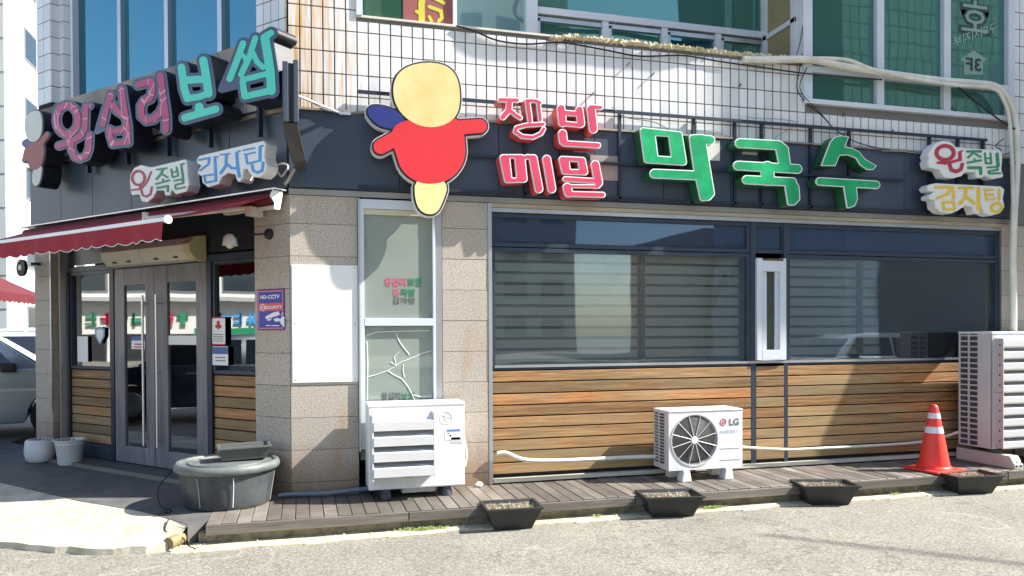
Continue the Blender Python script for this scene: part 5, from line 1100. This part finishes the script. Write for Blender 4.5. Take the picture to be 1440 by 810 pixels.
# flower pots by the left pillar
potm = mat('pot_white', lin((222, 222, 220)), .5, var=.12, nscale=5)
def pot(s, d, r0, r1, h, lab, kind):
    c = LF(s, d, .0); f = lambda x, y, z: c+Vector((x, y, z))
    t = thing('flower_pot', c, lab, 'flower pot')
    if kind: part(MB().lathe([(0, .0), (r0, .0), (r0+.012, .02), (r1*.97, h-.06), (r1, h-.055), (r1*.99, h-.02), (r1+.022, h-.018), (r1+.026, h), (r1-.005, h), (r1-.02, h-.05), (0, h-.06)], 28, f), 'pot_body', potm, t, smooth=True)
    else:
        part(MB().lathe([(0, .0), (r0, .0), (r0+.03, .03), (r1+.01, h*.45), (r1, h*.9), (r1-.02, h), (r1-.035, h), (r1-.04, h-.05), (0, h-.05)], 28, f), 'pot_body', potm, t, smooth=True)
    part(MB().lathe([(0, h-.045), (r1-.03, h-.047)], 20, f), 'soil', soil, t)
    dd = MB()
    for _ in range(26):
        a = random.uniform(0, 6.28); r = random.uniform(0, r1-.05); p = f(r*math.cos(a), r*math.sin(a), h-.05)
        dd.tube([p, p+Vector((random.uniform(-.04, .04), random.uniform(-.04, .04), random.uniform(.03, .08)))], .003, 3, False)
    part(dd, 'dry_stems', mat('dry_stem', lin((96, 70, 62)), .8), t, kind='stuff')
pot(3.70, .13, .115, .155, .30, 'tapered white plastic flower pot with a rim, beside the entrance wood panel', True)
pot(4.24, .20, .13, .165, .27, 'rounded white flower pot at the foot of the left granite pillar', False)

# ---- pipes and cables
pipem = mat('pipe_wrap', lin((218, 214, 202)), .6, var=.14, nscale=14, bump=.4, bscale=60)
P = lambda x, y, d: Fp3(x, y, d)
solo(MB().tube([P(699, 638, .05), P(712, 637, .06), P(735, 646, .07), P(770, 648, .07), P(830, 646, .07), P(885, 643, .07), P(922, 642, .12)], .022, 8), 'insulated_pipe', pipem, FF(2.9, .06, .25), 'white wrapped pipe running along the wood panel to the fan unit', 'pipe', smooth=True)
part_ = solo(MB().tube([P(1040, 628, .1), P(1060, 630, .06), P(1110, 632, .06), P(1160, 630, .06), P(1220, 627, .06), P(1290, 622, .06), P(1325, 615, .07), P(1352, 606, .18)], .016, 8), 'insulated_pipe', pipem, FF(6.3, .06, .2), 'thin pale pipe sagging along the wood panel behind the traffic cone', 'pipe', smooth=True)
solo(MB().tube([FF(-.12, .04, .02), FF(0, .05, .03), FF(.3, .10, .03), FF(.6, .12, .05), FF(.95, .1, .06)], .022, 8), 'grey_conduit', mat('conduit_grey', lin((112, 124, 134)), .5), FF(.4, .08, .03), 'grey ribbed conduit on the deck between the corner pillar and louvred unit', 'conduit', smooth=True)
main = [P(1045, 84, .03), P(1090, 84, .06), P(1140, 84, .07), P(1180, 92, .08), P(1225, 100, .08), P(1280, 108, .08), P(1330, 114, .09), P(1370, 117, .10), P(1400, 122, .11), P(1418, 140, .11), P(1427, 165, .11), P(1430, 200, .11), P(1429, 250, .1), P(1426, 300, .1), P(1424, 360, .1), P(1425, 420, .1), P(1425, 500, .1), P(1425, 600, .1)]
pb = thing('pipe_bundle', FF(7, .1, 4.5), 'thick white wrapped pipe bundle crossing the bay window and dropping down the right wall', 'pipe')
part(MB().tube(main, .042, 10), 'main_pipe', pipem, pb, smooth=True)
part(MB().tube([P(1140, 82, .10), P(1190, 84, .10), P(1225, 97, .12), P(1270, 108, .13), P(1340, 119, .14), P(1395, 124, .14), P(1412, 142, .14), P(1420, 175, .13), P(1424, 260, .13), P(1424, 330, .13)], .022, 8), 'side_pipe', pipem, pb, smooth=True)
ff = MB(); foam = mat('foam_cream', lin((214, 200, 162)), .9, var=.18, nscale=20, bump=.9, bscale=50)
for i in range(230):
    t = i/230; x = 775+t*(1135-775); y = (50 if t > .04 else 54)+t*36+random.uniform(-2, 1); u_, z_ = FP(x, y, 0); r = random.uniform(.022, .042)*(1-.25*t)
    m_ = Matrix.Rotation(random.uniform(0, 6), 3, 'Z')
    vs = [FF(u_, random.uniform(-.03, .03), z_)+Vector(v)*r*random.uniform(.8, 1.25) for v in ((1, 0, 0), (-1, 0, 0), (0, 1, 0), (0, -1, 0), (0, 0, 1), (0, 0, -1))]
    ff.add(vs, [(0, 2, 4), (2, 1, 4), (1, 3, 4), (3, 0, 4), (2, 0, 5), (1, 2, 5), (3, 1, 5), (0, 3, 5)])
solo(ff, 'sprayed_foam', foam, FF(4, .0, 4.66), 'ragged cream ridge of sprayed foam along the top of the tiled parapet', 'foam', smooth=True)
cab = mat('cable_black', lin((22, 22, 26)), .6); cgr = mat('cable_grey', lin((150, 150, 152)), .6)
def cable(pts, r, lab, m=cab, nm='cable'): return solo(MB().tube(pts, r, 5), nm, m, pts[len(pts)//2], lab, 'cable', smooth=True)
cable([P(642, 36, .02), P(665, 43, .03), P(700, 57, .03), P(740, 62, .03), P(790, 60, .04), P(850, 70, .03), P(900, 79, .03), P(960, 78, .03), P(1010, 86, .03), P(1080, 96, .03), P(1140, 104, .06), P(1240, 112, .06)], .009, 'long black cable sagging along the top of the tiled parapet')
cable([P(1345, 120, .1), P(1375, 145, .12), P(1405, 168, .12), P(1428, 182, .12)], .011, 'short black cable dropping from the white pipe bundle at upper right')
cable([P(1128, 75, .03), P(1124, 100, .04), P(1121, 125, .03), P(1135, 145, .03), P(1155, 162, .03), P(1175, 182, .05), P(1205, 200, .05), P(1250, 211, .05), P(1290, 214, .05)], .006, 'thin tangled black cable hanging left of the bay window down to the fascia')
cable([P(1135, 95, .05), P(1125, 118, .05), P(1130, 135, .05), P(1150, 155, .04), P(1165, 172, .04)], .006, 'second thin dark cable looping left of the bay window corner')
cable([P(1240, 212, .05), P(1270, 213, .06), P(1300, 216, .06), P(1340, 214, .05)], .006, 'pale thin cable lying on the fascia top left of the right light boxes', cgr)
cable([P(1050, 165, .08), P(1120, 172, .06), P(1090, 196, .05), P(1145, 202, .05)], .005, 'pale thin cable slung along the rack above the second green character', cgr)
cable([P(860, 150, .08), P(880, 165, .05), P(920, 172, .04), P(960, 190, .04), P(1000, 186, .04), P(1040, 196, .04)], .005, 'pale thin cable slack on the fascia top above the first green character', cgr)
cable([P(435, 142, .02), P(460, 155, .05), P(490, 160, .03), P(530, 158, .03)], .006, 'thin cable lying on the fascia top near the display box', cgr)
cable([P(1138, -10, .0), P(1132, 20, .0), P(1125, 60, .02), P(1118, 84, .02)], .005, 'thin black cable hanging down the corner post of the bay window')
cable([P(1412, 195, .12), P(1400, 205, .1), P(1408, 212, .12), P(1395, 222, .1), P(1425, 215, .12), P(1410, 235, .1), P(1430, 228, .12)], .006, 'tangle of thin dark wires beside the light boxes at the right end')
for k, (x, y) in enumerate(((835, 130), (1188, 160), (1256, 183), (885, 88), (920, 102), (1042, 118))):
    cable([P(x, y, 0), P(x-3, y+4, .04)], .008, ['rusty anchor bolt in the white tiles above the crimson characters', 'rusty bolt in the small tiles below the bay window, left one', 'small bolt in the tiles under the bay window, right one', 'thin bolt high on the tiles below the foam ridge, left one', 'thin bolt high on the tiles below the foam ridge, right one', 'small dark bolt in the tiles left of the bay window'][k], mat('bolt_rust', lin((70, 52, 46)), .7), 'anchor_bolt')['category'] = 'bolt'
def Lp3(x, y, d): s, z = LP(x, y, d); return LF(s, d, z)
solo(MB().tube([(-1.0, -.2, .35), (-1.12, -.25, .2), (-1.1, -.3, .05), (-1.0, -.33, .0), (-1.12, -.42, .0), (-.98, -.45, .0), (-1.08, -.3, .01)], .007, 5), 'cable', cab, (-1.0, -.3, .1), 'black cable looping on the paving left of the big tub', 'cable', smooth=True)
hose = MB().tube([(-.98, -.62, .0), (-.98, -.80, -.05), (-.9, -.86, -.09), (-.83, -.9, -.1), (-.8, -.95, -.14), (-.72, -1.02, -.165)], .005, 5)
solo(hose, 'cable', cab, (-.9, -.85, -.05), 'thin dark wire dangling over the broken concrete edge left of the deck', 'cable', smooth=True)
solo(MB().tube([(-.93, -.96, -.12), (-.83, -.80, -.11)], .048, 16, False), 'drain_pipe', mat('pipe_tan', lin((136, 120, 84)), .6), (-.9, -.9, -.12), 'short tan drain pipe stub in the gap at the deck end', 'pipe', smooth=False)
# rubble and weeds at the deck foot
rb = MB()
for _ in range(160):
    x = random.choice([random.uniform(-.95, -.65), random.uniform(-.6, 8)]); y = -.88-random.uniform(0, .10); r = random.uniform(.004, .018)
    rb.add([Vector((x, y, -.172))+Vector(v)*r*random.uniform(.7, 1.3) for v in ((1, 0, 0), (-1, 0, 0), (0, 1, 0), (0, -1, 0), (0, 0, 1))], [(0, 2, 4), (2, 1, 4), (1, 3, 4), (3, 0, 4)])
solo(rb, 'rubble', gutt, (0, 0, 0), 'loose grit and concrete crumbs along the foot of the deck', 'rubble', kind='stuff')
wd = MB(); weed = mat('weed_green', lin((112, 132, 60)), .7, var=.3, nscale=40)
for cx0, sp_, n in ((1.13, .22, 260), (3.95, .12, 160), (2.75, .05, 40), (6.1, .06, 50), (8.05, .12, 120)):
    for _ in range(n):
        x = random.gauss(cx0, sp_*.5); y = -.93-abs(random.gauss(0, .022)); a = random.uniform(0, 6.28); h = random.uniform(.006, .03); l = random.uniform(.01, .03)
        wd.add([(x, y, -.17), (x+math.cos(a)*l-.004, y+math.sin(a)*l, -.17+h), (x+math.cos(a)*l+.004, y+math.sin(a)*l+.004, -.17+h)], [(0, 1, 2)])
solo(wd, 'weeds', weed, (0, 0, 0), 'small tufts of weeds growing in the gutter along the deck', 'weeds', kind='stuff')
solo(MB().lathe([(0, .0), (.035, .005), (.045, .025), (.02, .05), (0, .052)], 8, lambda x, y, z: Vector((1.82+x, -.08+y*.7, z))), 'crumpled_paper', WHITEP, (1.82, -.08, 0), 'crumpled white paper scrap on the deck at the foot of the pier', 'litter')

# unseen cables: bundle added to shade the tiles, other set from its road shadow
cable([FF(2.75, .02, 5.75), FF(2.8, .3, 5.66), FF(3.1, .35, 5.56), FF(3.6, .35, 5.55), FF(4.2, .35, 5.58), FF(4.7, .34, 5.55), FF(5.3, .3, 5.52), FF(5.75, .08, 5.56)], .03, 'thick unseen cable bundle added before the set-back upper window to shade the tiles')
cable([(15.2, -5.1, 10.25), (17, -6.7, 10.35), (20, -9.4, 10.6), (34, -22, 12)], .03, 'unseen overhead cable diagonally across the road, placed for its shadow line')

# ============================================================ CARS
tyre = mat('tyre', lin((28, 28, 30)), .8); rimm = mat('rim', lin((150, 150, 154)), .3, .8); cglass = mat('car_glass', lin((22, 28, 34)), .06, spec=.8)
def car(loc, ang, body, glassm, label, Ls=4.6, H=1.65, W=1.85, pick=False):
    q = frame_at(loc, ang); t = thing('parked_car', loc, label, 'car')
    h = H
    prof = [(-Ls/2, .35), (-Ls/2-.02, .7), (-Ls/2+.08, 1.0), (-Ls/2+.35, h*.93), (-.9, h), (.35, h*.985), (.75, h*.9), (1.15, 1.05), (1.75, .98), (Ls/2-.12, .82), (Ls/2, .6), (Ls/2-.03, .32)]
    low = [(x, z) for x, z in prof if z < 1.06 or x < -Ls/2+.2]
    # body: lower shell with wheel arches
    arch = []
    for cx in (-Ls/2+.9, Ls/2-.88): arch.append([(cx+.37*math.cos(a), .33+.37*math.sin(a)) for a in np.linspace(math.pi, 0, 11)])
    outline = [(-Ls/2+.02, .32)]+arch[0]+[(arch[0][-1][0]+.05, .24), (arch[1][0][0]-.05, .24)]+arch[1]+[(Ls/2-.04, .32), (Ls/2, .6), (Ls/2-.1, .84), (1.75, .99), (1.15, 1.06), (-Ls/2+.1, 1.04), (-Ls/2-.02, .72)]
    part(MB().prism(outline, -W/2, W/2, lambda x, d, z: q(x, d, z)), 'body', body, t, bevel=.05, smooth=True, seg=3)
    tw, bw = W/2-.22, W/2-.03
    roof = [(-Ls/2+.30, 1.0), (-Ls/2+.42, h*.93), (-.9, h), (.3, h*.985), (.62, h*.93), (1.28, 1.03)]
    vs = []
    for sgn in (-1, 1):
        for x, z in roof: f = (z-1.0)/(h-1.0); vs.append(q(x, sgn*(bw*(1-f)+tw*f), z))
    n = len(roof)
    part(MB().add(vs, [tuple(range(n)), tuple(range(n, 2*n))]+[(i, (i+1) % n, (i+1) % n+n, i+n) for i in range(n)]), 'cabin', body, t, bevel=.03, smooth=True)
    for sgn in (-1, 1):
        for xa, xb, ta, tb in ((-1.65, -.62, -1.5, -.62), (-.54, .92, -.54, .50)):
            zz0, zz1 = 1.07, h*.93
            fx = lambda z: (z-1.0)/(h-1.0)
            yb, yt = bw*(1-fx(zz0))+tw*fx(zz0)+.012, bw*(1-fx(zz1))+tw*fx(zz1)+.012
            part(MB().add([q(xa, sgn*yb, zz0), q(xb, sgn*yb, zz0), q(tb, sgn*yt, zz1), q(ta, sgn*yt, zz1), q(xa, sgn*(yb-.02), zz0), q(xb, sgn*(yb-.02), zz0), q(tb, sgn*(yt-.02), zz1), q(ta, sgn*(yt-.02), zz1)],
                           [(0, 1, 2, 3), (4, 5, 6, 7), (0, 1, 5, 4), (1, 2, 6, 5), (2, 3, 7, 6), (3, 0, 4, 7)]), 'window', glassm, t)
        m = part(MB().box(.72, .92, sgn*(W/2+.02)-.0, sgn*(W/2+.2), 1.02, 1.16, q), 'mirror', BLACK, t, bevel=.03)
        for xh in (-.75, .25): part(MB().box(xh, xh+.2, sgn*(W/2)-.01, sgn*(W/2+.022), .88, .91, q), 'door_handle', ALU, t, bevel=.004)
        part(MB().box(-.6, -.592, sgn*(W/2-.01), sgn*(W/2+.003), .36, 1.02, q), 'door_seam', BLACK, t)
        for xl in (Ls/2-.28, -Ls/2+.02): part(MB().box(xl, xl+.24, sgn*(W/2-.24), sgn*(W/2+.004), .70, .83, q), 'headlight' if xl > 0 else 'tail_light', mat('lamp_glass', lin((220, 224, 230)), .1) if xl > 0 else mat('tail_red', lin((150, 20, 24)), .2), t, bevel=.02)
        for cx in (-Ls/2+.9, Ls/2-.88):
            c = q(cx, sgn*(W/2-.11), .33); w_ = part(MB().lathe([(0, -.1), (.33, -.1), (.345, -.07), (.345, .07), (.33, .1), (0, .1)], 28, lambda x, y, z: q(cx+x, sgn*(W/2-.12)+y, .33+z-.0), axis='y'), 'wheel', tyre, t, smooth=True)
            part(MB().lathe([(0, .112*sgn), (.22, .106*sgn), (.23, .1*sgn)], 20, lambda x, y, z: q(cx+x, sgn*(W/2-.12)+y, .33+z), axis='y'), 'rim', rimm, w_, smooth=True)
    part(MB().add([q(.66, -tw+.06, h*.92), q(.66, tw-.06, h*.92), q(1.31, bw-.1, 1.06), q(1.31, -bw+.1, 1.06), q(.64, -tw+.06, h*.91), q(.64, tw-.06, h*.91), q(1.28, bw-.1, 1.04), q(1.28, -bw+.1, 1.04)], [(0, 1, 2, 3), (4, 5, 6, 7), (0, 1, 5, 4), (1, 2, 6, 5), (2, 3, 7, 6), (3, 0, 4, 7)]), 'windscreen', glassm, t)
    return t
silver = mat('car_silver', lin((150, 158, 160)), .25, .35, coat=1); whitec = mat('car_white', lin((214, 220, 226)), .25, coat=1); bluec = mat('car_paleblue', lin((150, 178, 208)), .25, .2, coat=1)
car((-5.15, 6.1, -.02), R(14), silver, cglass, 'silver-grey car parked beyond the left granite pillar, nearest to the camera')
car((-7.0, 15.2, -.02), R(16), whitec, cglass, 'white car parked further back behind the silver one, by the white building')
car((-8.3, 20.8, -.02), R(32), bluec, cglass, 'pale blue car parked at the back, just left of the granite pillar', H=1.8)

# ============================================================ BUILDINGS AROUND (seen at the left edge and mirrored in the glass)
bw_ = mat('render_white', lin((222, 222, 218)), .8, var=.05, nscale=1.2); bg_ = mat('render_grey', lin((168, 172, 172)), .85, var=.1, nscale=.8)
winm = mat('far_window', lin((40, 52, 60)), .12, spec=.7); winf = mat('far_frame', lin((120, 124, 126)), .5)
t = thing('white_building', (-13, 28, 0), 'tall white and grey building seen at the left edge behind the parked cars', 'building')
c0 = GP(13.5, 600, -.1)
K = 2.4; cx0, cy0 = EYE.x+(c0[0]-EYE.x)*K, EYE.y+(c0[1]-EYE.y)*K
part(MB().box(cx0-14, cx0, cy0, cy0+18, -.2, 26), 'wall', bw_, t)
part(MB().box(cx0-14, cx0-.02, cy0-.1, cy0-.002, -.2, 26), 'end_wall', bg_, t)
for k in range(17):
    part(MB().box(cx0-14, cx0-.01, cy0-.125, cy0-.101, 1.2+1.45*k, 1.23+1.45*k), 'wall_joint', winf, t)
for k in range(14): part(MB().box(cx0+.001, cx0+.012, cy0, cy0+18, 1.8+1.75*k, 1.82+1.75*k), 'wall_joint', bg_, t)
for z in (1.4, 4.6, 7.8, 11, 14.2, 17.4):
    for yy in (2.3, 6.3, 10.2): 
        w_ = part(MB().box(cx0-.1, cx0+.04, cy0+yy, cy0+yy+1.6, z, z+1.5), 'window', winf, t); part(MB().box(cx0+.042, cx0+.05, cy0+yy+.1, cy0+yy+1.5, z+.1, z+1.4), 'pane', winm, w_)
t = thing('corner_shop', (-14, 14, 0), 'pale two-storey shop just outside the left edge, carrying the second dark red awning', 'building')
part(MB().box(-18, -10.5, 10.5, 17.6, -.2, 7), 'wall', bw_, t)
for y in (11.2, 14.4): w_ = part(MB().box(-10.6, -10.44, y, y+2.4, .4, 2.6), 'window', winf, t); part(MB().box(-10.44, -10.42, y+.1, y+2.3, .5, 2.5), 'pane', winm, w_)
# long low row of shops across the side street, mirrored in the entrance glass
t = thing('shop_row', (-44, 10, 0), 'long white two-storey row of shops across the side street, mirrored in the entrance glass', 'building')
X0 = -44
part(MB().box(X0-9, X0, -16, 44, -.2, 11.5), 'wall', bw_, t)
greenm = mat('shop_green', lin((20, 130, 90)), .5); dkw = mat('shop_dark', lin((40, 44, 46)), .4)
for y in np.arange(-15, 43, 3.1):
    w_ = part(MB().box(X0, X0+.1, y, y+2.5, 4.2, 5.9), 'window', winf, t); part(MB().box(X0+.1, X0+.13, y+.1, y+2.4, 4.3, 5.8), 'pane', winm, w_)
    part(MB().box(X0, X0+.15, y+.1, y+2.6, -.1, 1.55), 'shop_front', dkw, t)
part(MB().box(X0, X0+1.0, -16, 44, 3.6, 3.85), 'ledge', bg_, t)
for y0, y1, m in ((4.6, 10.8, greenm), (20, 27, greenm)): part(MB().box(X0+.16, X0+.4, y0, y1, 1.0, 1.9), 'sign_band', m, t)
rc_ = random.Random(4)
for y0, m in [(5.0+.95*i, cblu) for i in range(5)]+[(11.2+.9*i, crim if i % 3 else cgrn) for i in range(12)]:
    mb = MB()
    for _ in range(2): a = rc_.uniform(0, .5); mb.box(X0+.16, X0+.28, y0+a, y0+a+.14, 2.1, 2.9)
    for _ in range(2): a = rc_.uniform(2.1, 2.7); mb.box(X0+.16, X0+.275, y0, y0+.68, a, a+.14)
    part(mb, 'sign_character', m, t)
# apartment block and office block behind the camera, mirrored in the front glass
t = thing('apartment_block', (14, -52, 0), 'pale apartment block with rows of windows behind the camera, mirrored in the main window', 'building')
part(MB().box(2, 22, -64, -52, -.2, 30), 'wall', mat('block_beige', lin((176, 168, 158)), .85, var=.06), t)
wme = MB().box(0, 1.9, 0, .12, 0, 1.5, lambda x, y, z: Vector((x, y, z))).mesh('window', winm)
for i in range(6):
    for k in range(9): inst(wme, 'window', t, (3+3.2*i, -52, 1.2+3.1*k))
t = thing('brick_house', (36, -40, 0), 'low warm beige house across the road, mirrored in the right half of the window', 'building')
part(MB().box(26, 48, -50, -38, -.2, 8.5), 'wall', mat('house_tan', lin((168, 136, 110)), .85, var=.08), t)
for i in range(6): inst(wme, 'window', t, (27+3.4*i, -38, 1.3)); inst(wme, 'window', t, (27+3.4*i, -38, 4.8))
t = thing('tiled_office', (34, -24, 0), 'tall tiled office block across the road, mirrored in the upper bay window', 'building')
def grid_mat():
    m = mat('office_grid', lin((186, 192, 176)), .6); N = m.node_tree.nodes; L = m.node_tree.links; b = N['Principled BSDF']
    g = N.new('ShaderNodeNewGeometry'); mp = N.new('ShaderNodeMapping'); mp.inputs['Rotation'].default_value = (R(90), 0, 0); L.new(g.outputs['Position'], mp.inputs[0])
    br = N.new('ShaderNodeTexBrick'); br.offset = 0; br.inputs['Scale'].default_value = 1; br.inputs['Brick Width'].default_value = .5; br.inputs['Row Height'].default_value = .75; br.inputs['Mortar Size'].default_value = .03
    br.inputs['Color1'].default_value = (*lin((190, 196, 180)), 1); br.inputs['Color2'].default_value = (*lin((180, 186, 170)), 1); br.inputs['Mortar'].default_value = (*lin((60, 66, 60)), 1)
    L.new(mp.outputs[0], br.inputs['Vector']); L.new(br.outputs[0], b.inputs['Base Color']); return m
part(MB().box(24, 60, -36, -22, 9.0, 24), 'upper_wall', grid_mat(), t); part(MB().box(25, 59, -35, -23, -.2, 9), 'wall', bg_, t)
# bare trees across the road
bark = mat('bark', lin((122, 110, 98)), .9, var=.2)
def bare_tree(x, y, h, seed, lab):
    rnd = random.Random(seed); t = thing('bare_tree', (x, y, -.18), lab, 'tree', 'bare trees across the road'); tr = MB(); br = MB()
    def grow(p, d, l, r, n):
        q = p+d*l; mb = tr if n == 5 else br
        mb.tube([p, p.lerp(q, .5)+Vector((rnd.uniform(-.1, .1), rnd.uniform(-.1, .1), 0))*l*.3, q], [r, r*.7], 4 if n < 4 else 7, False)
        if n == 0: return
        for _ in range(3 if n > 1 else 3):
            dd = (d+Vector((rnd.uniform(-.75, .75), rnd.uniform(-.75, .75), rnd.uniform(-.1, .55)))).normalized(); grow(q.lerp(p, rnd.uniform(0, .35)), dd, l*rnd.uniform(.6, .82), r*.6, n-1)
    grow(Vector((x, y, -.18)), Vector((rnd.uniform(-.05, .05), 0, 1)).normalized(), h*.3, .14, 5)
    part(tr, 'trunk', bark, t); part(br, 'crown', bark, t)
bare_tree(8.5, -35, 11, 3, 'bare winter tree across the road, mirrored left in the main window')
bare_tree(24, -34, 11, 5, 'bare winter tree across the road, mirrored at the middle of the glass')
car((14.5, -9.8, -.18), R(178), whitec, cglass, 'white car parked across the road behind the camera, mirrored in the main window')
car((20.5, -10.2, -.18), R(180), silver, cglass, 'silver car parked across the road, mirrored in the right half of the glass', H=1.5)
# unseen stepped block added at right, shaped so its shade falls on the front
t = thing('shade_block', (16, 0, 0), 'unseen building block added to the right, its step shaped to shade the wall', 'building')
part(MB().box(12.9, 24, -1.35, 10, -.2, 9.2), 'wall', bw_, t)
part(MB().box(12.9, 24, -2.40, 10, 9.2, 16), 'upper_wall', bw_, t)
for i in range(3):
    for z in (1.2, 4.3): 
        w_ = part(MB().box(14+3*i, 16+3*i, -1.40, -1.3, z, z+1.6), 'window', winf, t); part(MB().box(14.1+3*i, 15.9+3*i, -1.43, -1.41, z+.1, z+1.5), 'pane', winm, w_)

ps = thing('shade_blade', FF(9.3, .5, 3.8), 'unseen blade added on the wall just past the right edge, outlined to cast shade', 'sign')  # added out of view; its outline is cut to shade boards and window
part(MB().prism([(.05, 2.65), (.95, 2.85), (.94, 3.28), (.80, 3.76), (.76, 5.2), (.05, 5.2)], 9.25, 9.37, lambda d, u, z: FF(u, d, z)), 'shade_panel', ACG, ps, bevel=.01)
for z in (2.95, 4.9): part(MB().tube([FF(9.31, -.01, z), FF(9.31, .1, z)], .02, 6, False), 'bracket', STEEL, ps)
car((-8.6, 2.6, -.1), R(86), mat('car_dark', lin((40, 52, 66)), .25, .3, coat=1), cglass, 'dark blue car parked outside the left edge, mirrored in the entrance doors')
car((-9.4, 8.3, -.05), R(84), whitec, cglass, 'white car parked outside the left edge, mirrored in the entrance side window')
